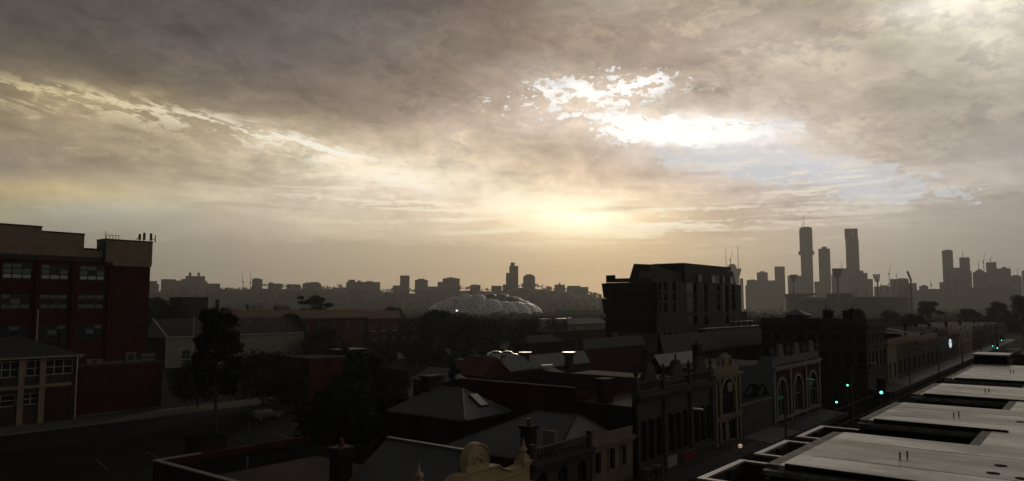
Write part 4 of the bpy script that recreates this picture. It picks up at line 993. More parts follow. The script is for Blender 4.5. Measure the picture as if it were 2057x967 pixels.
c = P(1090, 742, 112); s = thing('solar_heater', 'tilted pale solar panel with tank on the low terrace roof', 'solar panel', (c.x, c.y, c.z)); ORG[s] = Vector()
slab4(MB(), (0, 0, .1), (2.4, -.4, 0), (1.2, -2.6, -1.2)).build('panel', 'pale_zinc', s); MB().tube((-.1, .2, .35), (2.3, -.1, .35), .28, .28, 10).build('tank', 'white_metal', s)
for k in (0.3, 2.0): MB().tube((k, -.1, -1.2), (k, -.1, .3), .05, .05, 5).build('stand', 'steel', s)
r, q = block('red_workshop', 'dark red brick workshop with hipped grey roof below the black apartments', 1163, 1172, 1292, 703, 142, 'hip', 2.0, 'red_brick', 'slate')
r, q = block('hall_with_arches', 'brown brick hall with pointed openings left of the workshop', 1076, 1090, 1222, 672, 190, 'flat', 0, 'brown_brick', 'slate', wy=[(.36, .44), (.52, .60)], wrows=((1.6, 4.0),), par=.6)
r, q = block('hip_roof_house', 'two storey house with wide hipped roof and rooftop solar panel', 1122, 1140, 1215, 652, 235, 'hip', 1.9, 'sand_render', 'zinc_roof', wy=even(3, .35), over=.8)
x0, x1, y0, y1, ze, g = q; m = slab4(MB(), (x0 + 4.6, y0 + 1.2, ze + .75), (1.8, 0, 0), (1.2, 2.6, 1.3)); m.build('solar_panel', 'white_metal', r)
B(x0 - .5, x1 * .5 + x0 * .5, y0 - 1.4, y0 - .81, ze - 3.6, ze - 3.3).build('verandah_roof', 'pale_zinc', r)
block('grey_roof_house', 'low house with dull roof below the scalloped hall', 1035, 1060, 1128, 690, 172, 'hip', 1.6, 'dark_brick', 'slate')
block('flat_roof_house', 'pale flat roof beside the round tree in the middle distance', 1080, 1086, 1108, 641, 330, 'flat', 0, 'grey_render', 'pale_zinc', par=0)
block('flat_roof_house', 'larger pale flat roof above the house with solar panel', 1112, 1118, 1150, 640, 345, 'flat', 0, 'grey_render', 'white_metal', par=0)
r, q = block('wet_roof_annexe', 'flat building with glistening pale roof and four square vents', 1400, 1418, 1526, 661, 150, 'flat', 0, 'brown_brick', 'white_metal', par=0, wy=even(8, .5), wrows=((1.6, 3.4),), frame='frame_dark')
x0, x1, y0, y1, ze, g = q
for k, p in enumerate((.62, .72, .86, .94)):
    v = B(x0 + (x1 - x0) * p, x0 + (x1 - x0) * p + 1.0, y0 + 1.5, y0 + 2.5, ze + .035, ze + 1.0).build('roof_vent', 'dark_render', r); B(x0 + (x1 - x0) * p - .1, x0 + (x1 - x0) * p + 1.1, y0 + 1.4, y0 + 2.6, ze + 1.002, ze + 1.12).build('vent_cap', 'white_metal', v)
block('long_roof_hall', 'long low hall with blue grey roof behind the arched shopfront', 1322, 1332, 1600, 716, 98, 'gable_x', 2.6, 'dark_brick', 'slate')
r, q = block('shed_row', 'dark shed with pale framed end wall below the black apartments', 1288, 1300, 1345, 706, 128, 'flat', 0, 'cladding_grey', 'slate', par=.2, wy=even(4, .8), wrows=((.4, 3.2),), frame='cladding_grey')
block('rear_cottage', 'cottage with pale ridged roof behind the ornate terrace', 1300, 1330, 1400, 745, 84, 'gable_x', 1.6, 'dark_brick', 'zinc_roof')
block('storehouse', 'dark storehouse behind the two trees left of the long brown roof', 340, 366, 418, 599, 310, 'flat', 0, 'dark_brick', 'slate', par=.4)
block('white_cottage', 'pale cottage roofs glimpsed behind the slender tree', 446, 452, 480, 622, 300, 'gable_x', 1.2, 'pale_render', 'pale_zinc')
block('white_cottage', 'pale cottage between the slender tree and spreading tree', 495, 500, 528, 616, 320, 'gable_x', 1.4, 'pale_render', 'pale_zinc')
block('grey_cottage', 'grey cottage beside the spreading tree', 550, 556, 582, 618, 330, 'hip', 1.5, 'grey_render', 'zinc_roof')
c = P(437, 602, 270); tag(MB().tube((c.x, c.y, -1), (c.x, c.y, c.z), .9, .7, 10).build('brick_chimney', 'dark_brick', None, (c.x, c.y, 0)), 'lone dark chimney stack behind the slender tree', 'chimney')

# ------------------------------------------------------------------ black apartment block
def apartments():
    x0, x1, y0, y1, zt = corner(1318, 566, 165, 1214, 1489); r = thing('apartment_block', 'black angular apartment block with two set back roof storeys', 'building', (x0, y0, 0))
    zb = PY(1318, 631, y0).z; st = (zt - zb) / 3
    fy, fx = FY(x0, y0), FX(x0, y0)
    def X_(p): return xat(p, y0) - x0
    ops = []
    for k in range(3):
        a = zb + st * k
        for p, q, lo, hi in ((1324, 1329, .5, 2.4), (1331, 1341, .5, 2.4), (1352, 1358, .5, 2.5), (1380, 1400, .15, 2.6), (1413, 1422, .15, 2.6), (1441, 1447, .4, 2.4), (1453, 1464, .15, 2.5), (1471, 1477, .4, 2.4)):
            ops.append((X_(p), X_(q), a + lo, a + hi))
    for p, q in ((1380, 1400), (1413, 1422), (1453, 1464)): ops.append((X_(p), X_(q), zb - 2.9, zb - .4))
    wall_mesh(fy, x1 - x0, zt, ops, .6).build('wall', 'cladding_grey', r)
    for o in ops: add_window(r, fy, o, 2 if o[1] - o[0] > 1.6 else 1, 1, 'frame_dark', dep=.5, t=.08)
    for k in range(4):
        for p, q in ((1379, 1401), (1412, 1423)):
            b = MB(); fy.box(b, X_(p), X_(q), zb - 3.0 + st * k - .1, zb - 3.0 + st * k + .1, .003, .35); b.build('balcony_slab', 'cladding_grey', r)
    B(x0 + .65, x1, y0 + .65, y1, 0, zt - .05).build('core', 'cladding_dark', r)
    # dark tilted side: panels proud of the wall, one leaning out
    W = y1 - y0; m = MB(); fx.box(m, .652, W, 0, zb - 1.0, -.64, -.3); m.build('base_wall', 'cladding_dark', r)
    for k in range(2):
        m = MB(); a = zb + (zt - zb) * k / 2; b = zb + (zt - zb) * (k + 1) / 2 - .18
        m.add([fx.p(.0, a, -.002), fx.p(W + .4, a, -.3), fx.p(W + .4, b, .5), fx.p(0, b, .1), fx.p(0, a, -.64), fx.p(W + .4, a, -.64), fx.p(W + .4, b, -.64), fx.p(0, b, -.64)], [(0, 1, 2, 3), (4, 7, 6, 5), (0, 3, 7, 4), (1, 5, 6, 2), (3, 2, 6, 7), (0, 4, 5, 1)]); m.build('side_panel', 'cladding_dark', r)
    # podium fins
    for p in (1237, 1252, 1268, 1283, 1298, 1310):
        c = PX(p, 675, x0 - .1); B(x0 - .5, x0 - .05, c.y - 1.1, c.y + .6, 4.5, 9.4).build('podium_fin', 'grey_render', r)
    for p in (1322, 1333, 1344, 1355, 1403): B(xat(p, y0 - .1), xat(p, y0 - .1) + .9, y0 - .5, y0 - .03, 4.5, 9.4).build('podium_fin', 'stone', r)
    # roof storeys
    za = PY(1330, 534, y0 + 3).z; pA0 = PX(1262, 560, x0 + 1.5).y
    xm = xat(1371, y0 + 2.5); m = MB(); top = za
    ya, yb = y0 + 2.5, min(y1 - .5, pA0)
    m.add([(x0 + 1.5, ya, zt), (xm, ya, zt), (xm, yb, zt), (x0 + 1.5, yb, zt), (x0 + 2.0, ya, top), (xm, ya, top - 1.6), (xm, yb, top - 1.6), (x0 + 2.4, yb - 1.0, top + .3)], [(0, 3, 2, 1), (4, 5, 6, 7), (0, 1, 5, 4), (1, 2, 6, 5), (2, 3, 7, 6), (3, 0, 4, 7)])
    a = m.build('roof_storey', 'cladding_brown', r)
    for p, q in ((1283, 1289), (1290, 1297), (1298, 1303)):
        u, v = PX(p, 550, x0 + 1.4).y, PX(q, 550, x0 + 1.4).y; B(x0 + 1.42, x0 + 1.7, v, u, zt + .7, zt + 2.5).build('window', 'glass_bluish', r)
    zr = PY(1425, 536.5, y0 + 1.5).z; xe = xat(1480, y0 + 1.5); m = MB()
    m.add([(xm + .05, y0 + 1.5, zt), (xe, y0 + 1.5, zt), (xe, y1 - 2, zt), (xm + .05, y1 - 2, zt), (xm + .05, y0 + 1.8, zr + .2), (xe - 1.2, y0 + 1.9, zr - .6), (xe - 1.2, y1 - 2, zr - .5), (xm + .05, y1 - 2, zr + .4)], [(0, 3, 2, 1), (4, 5, 6, 7), (0, 1, 5, 4), (1, 2, 6, 5), (2, 3, 7, 6), (3, 0, 4, 7)])
    m.build('roof_storey', 'cladding_dark', r)
    m = MB().box(xm + .6, xe - 1.6, y0 + 2.2, y1 - 3, zr - .3, zr + .5); m.build('plant_screen', 'cladding_dark', r)
    f3 = FY(x0, y0 + 1.5)
    for p, q, g_ in ((1403, 1410, 'glass'), (1430, 1439, 'glass_bluish'), (1441, 1444, 'glass'), (1452, 1456, 'glass'), (1467, 1474, 'glass_bluish')):
        m = MB(); f3.box(m, xat(p, y0 + 1.5) - x0, xat(q, y0 + 1.5) - x0, zt + .5, zt + 2.4, -.05, .12); m.build('window', g_, r)
    B(x0 - .05, x0 + 1.2, y0 + 1.0, y1 - 3.0, zt + .01, zt + .9).build('balustrade', 'cladding_grey', r)
    MB().box(x0 + .2, x0 + .3, y1 - 2.9, y1 - .4, zt + .01, zt + 1.7).build('terrace_screen', 'cladding_dark', r)
    # step down at the right end
    xs = xat(1502, y0 + .5); B(x1 + .002, xs, y0 + .8, y1 - 4, 0, PY(1495, 626, y0 + .8).z).build('end_wing', 'cladding_dark', r)
    g = thing('roof_pergola', 'small open metal frame on the black apartment roof', 'pergola', (xat(1358, y0 + 6), y0 + 6, za - 1.7)); ORG[g] = Vector()
    for k in range(4): MB().tube((k * .4, 0, 0), (k * .4, 0, 1.9), .06, .06, 5).build('post', 'frame_dark', g)
    MB().tube((-.1, 0, 1.9), (1.4, 0, 1.9), .07, .07, 5).build('top_rail', 'frame_dark', g)
apartments()

# ------------------------------------------------------------------ shops across the street
def shop_shell(name, label, x0, x1, z1, depth, ops, wall, back=None, cat='shop', side=None, y=None, cross=.18):
    y = YF if y is None else y
    r = thing(name, label, cat, (x0, y, 0)); f = FY(x0, y); W = x1 - x0
    sh = (.5, W - .5, .45, 2.95)
    wall_mesh(f, W, z1, list(ops) + [sh], cross, .0).build('wall', wall, r)
    B(x0, x1, y + cross + .08, y + depth, 0, z1 - .9).build('rear_wall', back or wall, r)
    q = MB(); f.box(q, 0, .14, z1 - .9, z1, -cross - .08, -.001); f.box(q, W - .14, W, z1 - .9, z1, -cross - .08, -.001); f.box(q, .141, W - .141, z1 - .9, z1 - .004, -cross - .08, -cross); q.build('parapet_back', wall, r)
    n = max(2, int(W / 1.8)); w = add_window(r, f, sh, n, 1, 'frame_dark', 'glass', .14, .09, name='shop_window')
    return r, f, W
def awning(r, f, s0, s1, z=3.2, out=3.0, m='zinc_roof', fas='sign_dark'):
    q = MB(); q.add([f.p(s0, z + .5, .02), f.p(s1, z + .5, .02), f.p(s1, z + .25, out), f.p(s0, z + .25, out), f.p(s0, z + .4, .02), f.p(s1, z + .4, .02), f.p(s1, z + .15, out), f.p(s0, z + .15, out)], [(0, 3, 2, 1), (4, 5, 6, 7), (0, 1, 5, 4), (1, 2, 6, 5), (2, 3, 7, 6), (3, 0, 4, 7)])
    a = q.build('awning', m, r); q = MB(); f.box(q, s0, s1, z - .1, z + .42, out + .003, out + .08); q.build('fascia', fas, a); return a
def balustrade(r, f, s0, s1, z, h, m, step=.32):
    q = MB(); f.box(q, s0, s1, z, z + .12, -.14, .06); f.box(q, s0, s1, z + h - .14, z + h, -.16, .08); b = q.build('balustrade', m, r)
    q = MB(); s = s0 + step / 2
    while s < s1 - .05:
        c = f.p(s, z, -.04); q.lathe((c[0], c[1], c[2] + .121), [(.05, 0), (.09, (h - .27) * .35), (.045, (h - .27) * .7), (.07, h - .27)], 6); s += step
    o = q.build('balusters', m, b); o['kind'] = 'stuff'
def cornice(r, f, s0, s1, z, m, d=.35, name='cornice'):
    q = MB(); f.box(q, s0, s1, z, z + .14, .003, d * .45); f.box(q, s0 - .03, s1 + .03, z + .141, z + .30, .003, d * .75); f.box(q, s0 - .06, s1 + .06, z + .301, z + .42, .003, d); return q.build(name, m, r)
def urn(r, f, s, z, h, m, name='urn', d=-.05):
    c = f.p(s, z, d); return MB().lathe(c, [(h * .16, 0), (h * .16, h * .12), (h * .07, h * .2), (h * .2, h * .42), (h * .19, h * .58), (h * .1, h * .68), (h * .12, h * .74), (h * .03, h)], 10).build(name, m, r)
def arch_trim(r, f, o, m, w=.16, d=.1, name='arch_trim'):
    s0, s1, a, b = o[:4]; R0 = (s1 - s0) / 2; c = (s0 + s1) / 2; zc = b - R0; q = MB(); K = 10
    for k in range(K):
        t0, t1 = PI * k / K, PI * (k + 1) / K
        P4 = [(c - math.cos(t) * rr, zc + math.sin(t) * rr) for rr, t in ((R0 + .01, t0), (R0 + .01, t1), (R0 + w, t1), (R0 + w, t0))]
        q.extrude([f.p(s, z, .004) for s, z in P4], f.n * d)
    f.box(q, s0 - w, s0 - .01, a, zc, .004, d); f.box(q, s1 + .01, s1 + w, a, zc, .004, d)
    return q.build(name, m, r)

# cream shop with a round topped pediment and finials
def pediment_shop():
    x0, x1 = xat(843, YF), xat(1065.5, YF); c = (xat(850, YF) + xat(1055.5, YF)) / 2 - x0; hw = (xat(1055.5, YF) - xat(850, YF)) / 2
    r, f, W = shop_shell('pediment_shop', 'cream rendered shop with round topped pediment and spiky finials', x0, x1, 5.55, 20, [(1.0, 2.2, 3.9, 5.1), (W_ := (x1 - x0) / 2 - .6, W_ + 1.2, 3.9, 5.1), (x1 - x0 - 2.2, x1 - x0 - 1.0, 3.9, 5.1)], 'cream_render', 'dark_brick')
    for o in ((1.0, 2.2, 3.9, 5.1), (W / 2 - .6, W / 2 + .6, 3.9, 5.1), (W - 2.2, W - 1.0, 3.9, 5.1)): add_window(r, f, o, 1, 2, sill='cream_render')
    half = [(.0, 5.56), (hw + .36, 5.56), (hw + .36, 6.85), (hw - .36, 6.85), (hw - .40, 6.78)]
    n = 8
    for k in range(n + 1):
        t = k / n; s = hw - .42 - (hw - .42 - 1.75) * t; half.append((s, 6.62 + .42 * (abs(t - .42) / .58) ** 2 * (1.0 if t > .42 else .6)))
    half += [(1.72, 7.06), (.93, 7.06)]
    arc = [(.93 * math.cos(PI / 2 * k / 8), 7.52 + .96 * math.sin(PI / 2 * k / 8)) for k in range(9)]
    rt = half[1:] + arc; out = [(c + s, z) for s, z in rt] + [(c - s, z) for s, z in reversed(rt[:-1])]
    MB().extrude([f.p(s, z, .02) for s, z in out], f.n * -.42).build('pediment', 'cream_render', r)
    # coping that follows the outline
    q = MB(); tp = rt[1:]
    for sg in (1, -1):
        for a, b in zip(tp, tp[1:]):
            if abs(a[0] - b[0]) < .03 and abs(a[1] - b[1]) > .3: continue
            q.add([f.p(c + sg * a[0], a[1] + .003, .10), f.p(c + sg * b[0], b[1] + .003, .10), f.p(c + sg * b[0], b[1] + .003, -.46), f.p(c + sg * a[0], a[1] + .003, -.46), f.p(c + sg * a[0], a[1] + .09, .10), f.p(c + sg * b[0], b[1] + .09, .10), f.p(c + sg * b[0], b[1] + .09, -.46), f.p(c + sg * a[0], a[1] + .09, -.46)], [(0, 1, 2, 3), (7, 6, 5, 4), (0, 4, 5, 1), (2, 6, 7, 3), (0, 3, 7, 4), (1, 5, 6, 2)])
    q.build('pediment_coping', 'cream_render', r)
    # ringed tablet
    q = MB(); K = 14
    for rr in (.74, .50):
        for k in range(K):
            t0, t1 = PI * k / K, PI * (k + 1) / K; P4 = [(c + math.cos(t) * v, 7.50 + math.sin(t) * v) for v, t in ((rr, t0), (rr + .07, t0), (rr + .07, t1), (rr, t1))]; q.extrude([f.p(s, z, .021) for s, z in P4], f.n * .03)
    f.box(q, c - .95, c + .95, 7.08, 7.16, .021, .1); q.build('tablet_ring', 'cream_render', r)
    q = MB()
    for k in range(7):
        t = PI * (k + .5) / 7; q.lathe(f.p(c + .62 * math.cos(t) * .55, 7.5 + .3 * math.sin(t), .05), [(.06, -.05), (.08, 0), (.03, .06)], 6)
    q.build('tablet_relief', 'cream_render', r)
    for z in (6.45, 5.56): cornice(r, f, .1, W - .1, z - (.0 if z > 6 else .2), 'cream_render', .22, 'string_course') if z < 6 else None
    q = MB(); f.box(q, c - hw + .4, c + hw - .4, 6.30, 6.38, .021, .1); q.build('string_course', 'cream_render', r)
    for s in (-1, 1):
        q = MB(); f.box(q, c + s * hw - .38, c + s * hw + .38, 6.7, 6.80, -.5, .14); f.box(q, c + s * hw - .44, c + s * hw + .44, 6.851, 6.95, -.52, .18); f.box(q, c + s * hw - .26, c + s * hw + .26, 6.951, 7.22, -.42, .08); q.build('pier_cap', 'cream_render', r)
        b = f.p(c + s * hw, 7.221, -.17); MB().lathe(b, [(.22, 0), (.24, .06), (.12, .14), (.2, .26), (.23, .38), (.1, .52), (.06, .72), (.02, 1.0)], 12).build('finial', 'cream_render', r)
        q = MB(); f.box(q, c + s * hw - .3, c + s * hw + .3, 0, 5.5, .003, .12); q.build('pilaster', 'cream_render', r)
    for u in (-1.14, 1.14): q = MB(); f.box(q, c + u - .04, c + u + .04, 5.7, 6.28, .021, .06); q.build('panel_bead', 'cream_render', r)
    # roof behind
    a = PX(790, 881, (x0 + x1) / 2); b = PX(930, 915, (x0 + x1) / 2); zr = (a.z + b.z) / 2
    xm = (x0 + x1) / 2; yb = a.y + .5
    m = MB(); m.extrude([(x0 + .2, yb, 5.0), (x0 + .2, YF + .5, 5.0), (xm, YF + .5, zr), (xm, yb, zr)], (0, 0, .1)); m.extrude([(x1, YF + .5, 4.6), (x1, yb, 4.6), (xm, yb, zr), (xm, YF + .5, zr)], (0, 0, .1)); m.build('roof', 'zinc_roof', r)
    B(xm - .15, xm + .15, YF + .5, yb, zr + .09, zr + .2).build('ridge_cap', 'zinc_roof', r)
    q = PX(685, 935, x0 + 1.6); chimney(r, q.x, q.y, 4.5, PX(685, 905, x0 + 1.6).z, 1.0, .8, 'dark_brick', 1)
    awning(r, f, .1, W - .1)
pediment_shop()

def dark_balustrade_shop():
    x0, x1 = xat(1067, YF), xat(1184.5, YF); W = x1 - x0; ops = [(W * k / 3 + .55, W * (k + 1) / 3 - .55, 4.3, 6.0, .5) for k in range(3)]
    r, f, W = shop_shell('balustrade_shop', 'unlit dark shopfront with pierced balustrade beside the cream pediment', x0, x1, 6.6, 1.3, ops, 'dark_render')
    for o in ops: add_window(r, f, o, 1, 2, 'wood_dark', sill='dark_render')
    cornice(r, f, 0, W, 6.2, 'dark_render'); balustrade(r, f, .3, W - .3, 6.63, .85, 'dark_render'); awning(r, f, .1, W - .1)
    for s in (.15, W - .15): q = MB(); f.box(q, s - .15, s + .15, 6.61, 7.75, -.2, .12); q.build('pier', 'dark_render', r)
    # roof of the house behind
    h = thing('hipped_house', 'house with broad pale hipped roof behind the dark balustrade', 'house', (38.6, YF + 1.4, 0))
    e_ = [(38.5, YF + .9, 6.0), (48.5, YF + .9, 6.0), (48.5, YF + 10.4, 6.0), (38.5, YF + 10.4, 6.0)]; a_, b_ = (43.5, YF + 2.2, 8.35), (43.5, YF + 5.6, 8.35)
    B(38.8, 48.2, YF + 1.5, YF + 10.1, 0, 5.9).build('wall', 'dark_brick', h)
    m = MB().add(e_ + [a_, b_], [(0, 1, 4), (1, 2, 5, 4), (2, 3, 5), (3, 0, 4, 5)]); m.box(38.5, 48.5, YF + .9, YF + 10.4, 5.9, 5.998); m.build('roof', 'zinc_roof', h)
    for a, b in ((e_[0], a_), (e_[1], a_), (a_, b_), (e_[3], b_)): MB().tube((a[0], a[1], a[2] + .02), (b[0], b[1], b[2] + .02), .07, .07, 6).build('ridge_cap', 'slate', h)
    B(x0 + .2, 38.4, YF + 1.5, YF + 12, 5.0, 5.3).build('flat_roof', 'slate', r)
    c = PY(1060, 900, YF + 3.0); chimney(r, c.x + .1, c.y, 5.4, PY(1060, 862, YF + 3.0).z, .8, .7, 'dark_brick', 1)
    q = MB().box(xat(1110, YF + 1.2), xat(1110, YF + 1.2) + .25, YF + 1.1, YF + 2.0, 6.3, 7.9); q.build('party_wall', 'sand_render', r)
dark_balustrade_shop()

def three_window_shop():
    x0, x1 = xat(1186, YF), xat(1267, YF); W = x1 - x0; y = YF
    ops = [(xat(a, y) - x0, xat(b, y) - x0, zat(1220, 946, y), zat(1220, 903, y)) for a, b in ((1191, 1203), (1220, 1230), (1245, 1253))]
    r, f, W = shop_shell('three_window_shop', 'tan rendered shop with three tall upper windows', x0, x1, 7.1, 1.3, ops, 'sand_render', 'dark_brick')
    for o in ops:
        add_window(r, f, o, 1, 2, 'wood_dark', sill='sand_render'); q = MB(); f.box(q, o[0] - .16, o[1] + .16, o[3] + .01, o[3] + .14, .003, .1); f.box(q, o[0] - .14, o[0] - .01, o[2], o[3], .003, .07); f.box(q, o[1] + .01, o[1] + .14, o[2], o[3], .003, .07); q.build('architrave', 'sand_render', r)
    zc = zat(1225, 889, y); cornice(r, f, 0, W, zc - .3, 'sand_render', .3)
    q = MB(); f.box(q, .02, W, 7.101, zat(1225, 868, y), -.2, .02); q.build('parapet', 'sand_render', r)
    K = 10; q = MB(); q.extrude([f.p(.55 + .5 * math.cos(PI * k / K), zat(1225, 868, y) + .42 * math.sin(PI * k / K), .06) for k in range(K + 1)], f.n * -.3); q.build('round_crest', 'sand_render', r)
    awning(r, f, .05, W - .05, m='slate')
three_window_shop()

# ornate three bay terrace with a long brick flank
def ornate_terrace():
    x0, x1 = xat(1273, YF), xat(1427, YF); W = x1 - x0; y = YF; zt = zat(1280, 775, y); bw = W / 3; ops = []
    for b in range(3):
        for k in range(3): ops.append((b * bw + .45 + k * (bw - .9) / 3 + .12, b * bw + .45 + (k + 1) * (bw - .9) / 3 - .12, 4.6, 7.5, .6))
    r, f, W = shop_shell('ornate_terrace', 'dark ornate three bay terrace with crested parapet and long brick flank', x0, x1, zt - .6, 5, ops, 'stone', 'dark_brick')
    for o in ops: add_window(r, f, o, 1, 2, 'wood_dark', sill='stone'); arch_trim(r, f, o, 'stone', .1, .07)
    for b in range(4):
        s = min(max(b * bw, .22), W - .22); q = MB(); f.box(q, s - .2, s + .2, .1, zt - 1.3, .003, .2); q.build('pilaster', 'stone', r)
    cornice(r, f, 0, W, zt - 1.15, 'stone', .5); cornice(r, f, 0, W, 3.95, 'stone', .25, 'string_course')
    for b in range(3):
        c = (b + .5) * bw; balustrade(r, f, b * bw + .4, (b + 1) * bw - .4, zt - .59, .85, 'stone')
        q = MB(); K = 10; q.extrude([f.p(c - 1.0, zt + .27, .08), f.p(c + 1.0, zt + .27, .08), f.p(c + .9, zt + .7, .08)] + [f.p(c + .75 * math.cos(PI * k / K), zt + .75 + .75 * math.sin(PI * k / K), .08) for k in range(K + 1)] + [f.p(c - .9, zt + .7, .08)], f.n * -.35); q.build('crest', 'stone', r)
        urn(r, f, c, zt + 1.51, .5, 'stone', 'crest_knob', -.1)
    for b in range(4):
        s = min(max(b * bw, .25), W - .25); q = MB(); f.box(q, s - .24, s + .24, zt - .59, zt + .4, -.3, .14); q.build('pier', 'stone', r); urn(r, f, s, zt + .401, .95, 'stone')
    yl = PX(922, 760, x0).y; zf = PX(985, 742, x0).z
    B(x0, x1 - 1.5, YF + 5.01, yl, 0, zat(1280, 792, y) - .2).build('flank_wall', 'red_brick', r)
    B(x0 + .3, x1 - 1.8, YF + 5.2, yl - .2, zat(1280, 792, y) - .199, zat(1280, 792, y) - .1).build('roof', 'tar_roof', r); B(x0 - .03, x0 + .27, YF + 5.2, yl, zat(1280, 792, y) - .1985, zat(1280, 792, y) + .12).build('parapet', 'red_brick', r)
    chimney(r, x0 + 1.2, PX(1215, 790, x0 + 1.2).y, 8.5, PX(1215, 766, x0 + 1.2).z, 1.2, .7, 'dark_brick', 0)
    awning(r, f, .1, W - .1, m='slate')
ornate_terrace()

def arched_front():
    x0, x1 = xat(1428, YF), xat(1481, YF); y = YF; W = x1 - x0; c = W / 2; zt = zat(1440, 752, y)
    ops = [(c - 1.5, c + 1.5, 6.2, 9.3, 1.5), (.9, c - .35, 3.9, 5.6), (c + .35, W - .9, 3.9, 5.6)]
    r, f, W = shop_shell('arched_shopfront', 'narrow cream stone front with one big upper arch and raised crest', x0, x1, zt, 16, ops, 'sand_render', 'dark_brick')
    for o in ops: add_window(r, f, o, 2, 2, 'wood_dark', sill='sand_render')
    arch_trim(r, f, ops[0], 'sand_render', .35, .22); cornice(r, f, 0, W, zt - .5, 'sand_render', .4); cornice(r, f, 0, W, 5.75, 'sand_render', .3, 'string_course')
    for s in (.3, W - .3, c - 1.85, c + 1.85): q = MB(); f.box(q, s - .16, s + .16, 3.6, zt - .55, .004, .2); q.build('pilaster', 'sand_render', r)
    q = MB(); q.extrude([f.p(s, z, .05) for s, z in ((.2, zt + .001), (W - .2, zt + .001), (W - .2, zt + .5), (c + 1.6, zt + .6), (c + 1.3, zt + 1.3), (c, zt + 1.75), (c - 1.3, zt + 1.3), (c - 1.6, zt + .6), (.2, zt + .5))], f.n * -.3); q.build('crest', 'sand_render', r)
    for s in (c - .8, c + .8): urn(r, f, s, zt + .6, .9, 'sand_render', 'baluster_urn', .1)
    B(c + x0 - .5, c + x0 + .5, YF - .35, YF - .23, 8.2, 9.0).build('arch_hood', 'sand_render', r); awning(r, f, .05, W - .05, m='slate')
arched_front()
def low_shop():
    x0, x1 = xat(1482.5, YF), xat(1546, YF); r, f, W = shop_shell('low_shop', 'single storey shop with plain parapet below the mountain mural', x0, x1, zat(1510, 812, YF), 12, [], 'dark_render')
    q = MB(); f.box(q, -.0, W, zat(1510, 812, YF) + .001, zat(1510, 812, YF) + .14, -.35, .1); q.build('coping', 'grey_render', r); awning(r, f, .1, W - .1)
    q = MB(); f.box(q, .4, W - .4, 3.7, 4.6, .004, .05); q.build('sign_board', 'sign_dark', r)
low_shop()
def mural_building():
    x0, x1 = xat(1547, YF), xat(1640, YF); y = YF; W = x1 - x0; zt = zat(1590, 728, y); bw = W / 3; ops = []
    for b in range(3): ops.append((b * bw + 1.2, (b + 1) * bw - 1.2, 4.3, 8.1, 1.3))
    r, f, W = shop_shell('mural_building', 'red brick terrace with white trimmed arches and a mountain mural flank', x0, x1, zt, 14, ops, 'red_brick', 'red_brick')
    for o in ops: add_window(r, f, o, 2, 2, 'frame_white', sill='white_paint'); arch_trim(r, f, o, 'white_paint', .3, .12)
    for b in range(4): s = min(max(b * bw, .2), W - .2); q = MB(); f.box(q, s - .2, s + .2, 3.6, zt, .004, .18); q.build('pilaster', 'white_paint', r)
    cornice(r, f, 0, W, zt - .6, 'white_paint', .45); q = MB(); f.box(q, .21, W - .21, 4.02, 4.25, .003, .2); q.build('string_course', 'white_paint', r)
    q = MB(); f.box(q, 0, W, zt + .001, zt + .75, -.2, .03); q.build('parapet', 'grey_render', r)
    for b in range(3):
        c = (b + .5) * bw; q = MB(); K = 10; q.extrude([f.p(c - 1.0, zt + .751, .06), f.p(c + 1.0, zt + .751, .06), f.p(c + .85, zt + 1.2, .06)] + [f.p(c + .7 * math.cos(PI * k / K), zt + 1.35 + .75 * math.sin(PI * k / K), .06) for k in range(K + 1)] + [f.p(c - .85, zt + 1.2, .06)], f.n * -.3); q.build('crest', 'grey_render', r)
    for b in range(4): urn(r, f, min(max(b * bw, .25), W - .25), zt + .76, 1.2, 'grey_render')
    # flank with the mural, stepped top
    yl = PX(1484, 735, x0).y; zh = PX(1540, 716, x0 - .02).z; zl = PX(1488, 735, x0 - .02).z; D = yl - y
    B(x0 + .01, x1, y + 14.01, yl, 0, zl - .6).build('rear_wing', 'red_brick', r)
    fx = FX(x0, y); out = [(0, 0), (D, 0), (D, zl), (D * .55, zl + .15)] + [(D * (.55 - .27 * k / 6), zl + .15 + (zh - zl - .15) * (1 - math.cos(PI / 2 * k / 6))) for k in range(1, 7)] + [(0, zh)]
    MB().extrude([fx.p(s, z, .06) for s, z in out], fx.n * -.05).build('flank_wall', 'mural_grey', r)
    zb = zat(1547, 808, y); 
    def M_(px, py): c = PX(px, py, x0 - .07); return (c.y - y, c.z)
    q = MB(); q.extrude([fx.p(*M_(a, b), .061) for a, b in ((1490, 800), (1546, 795), (1541, 782), (1532, 770), (1526, 777), (1515, 770), (1505, 772), (1498, 784))], fx.n * .006); mm = q.build('mural_mountains', 'mural_dark', r); mm['label'] = 'painted dark mountain range'
    for a in (((1499, 790), (1508, 776), (1512, 782), (1506, 796)), ((1520, 792), (1532, 774), (1536, 784), (1528, 796))):
        q = MB(); q.extrude([fx.p(*M_(*p), .068) for p in a], fx.n * .004); q.build('mural_snow', 'mural_grey', r)
    chimney(r, x0 + 2, y + 9, zt - 1, zt + 1.6, 1.2, .6, 'dark_brick', 2); awning(r, f, .1, W - .1, m='slate')
mural_building()

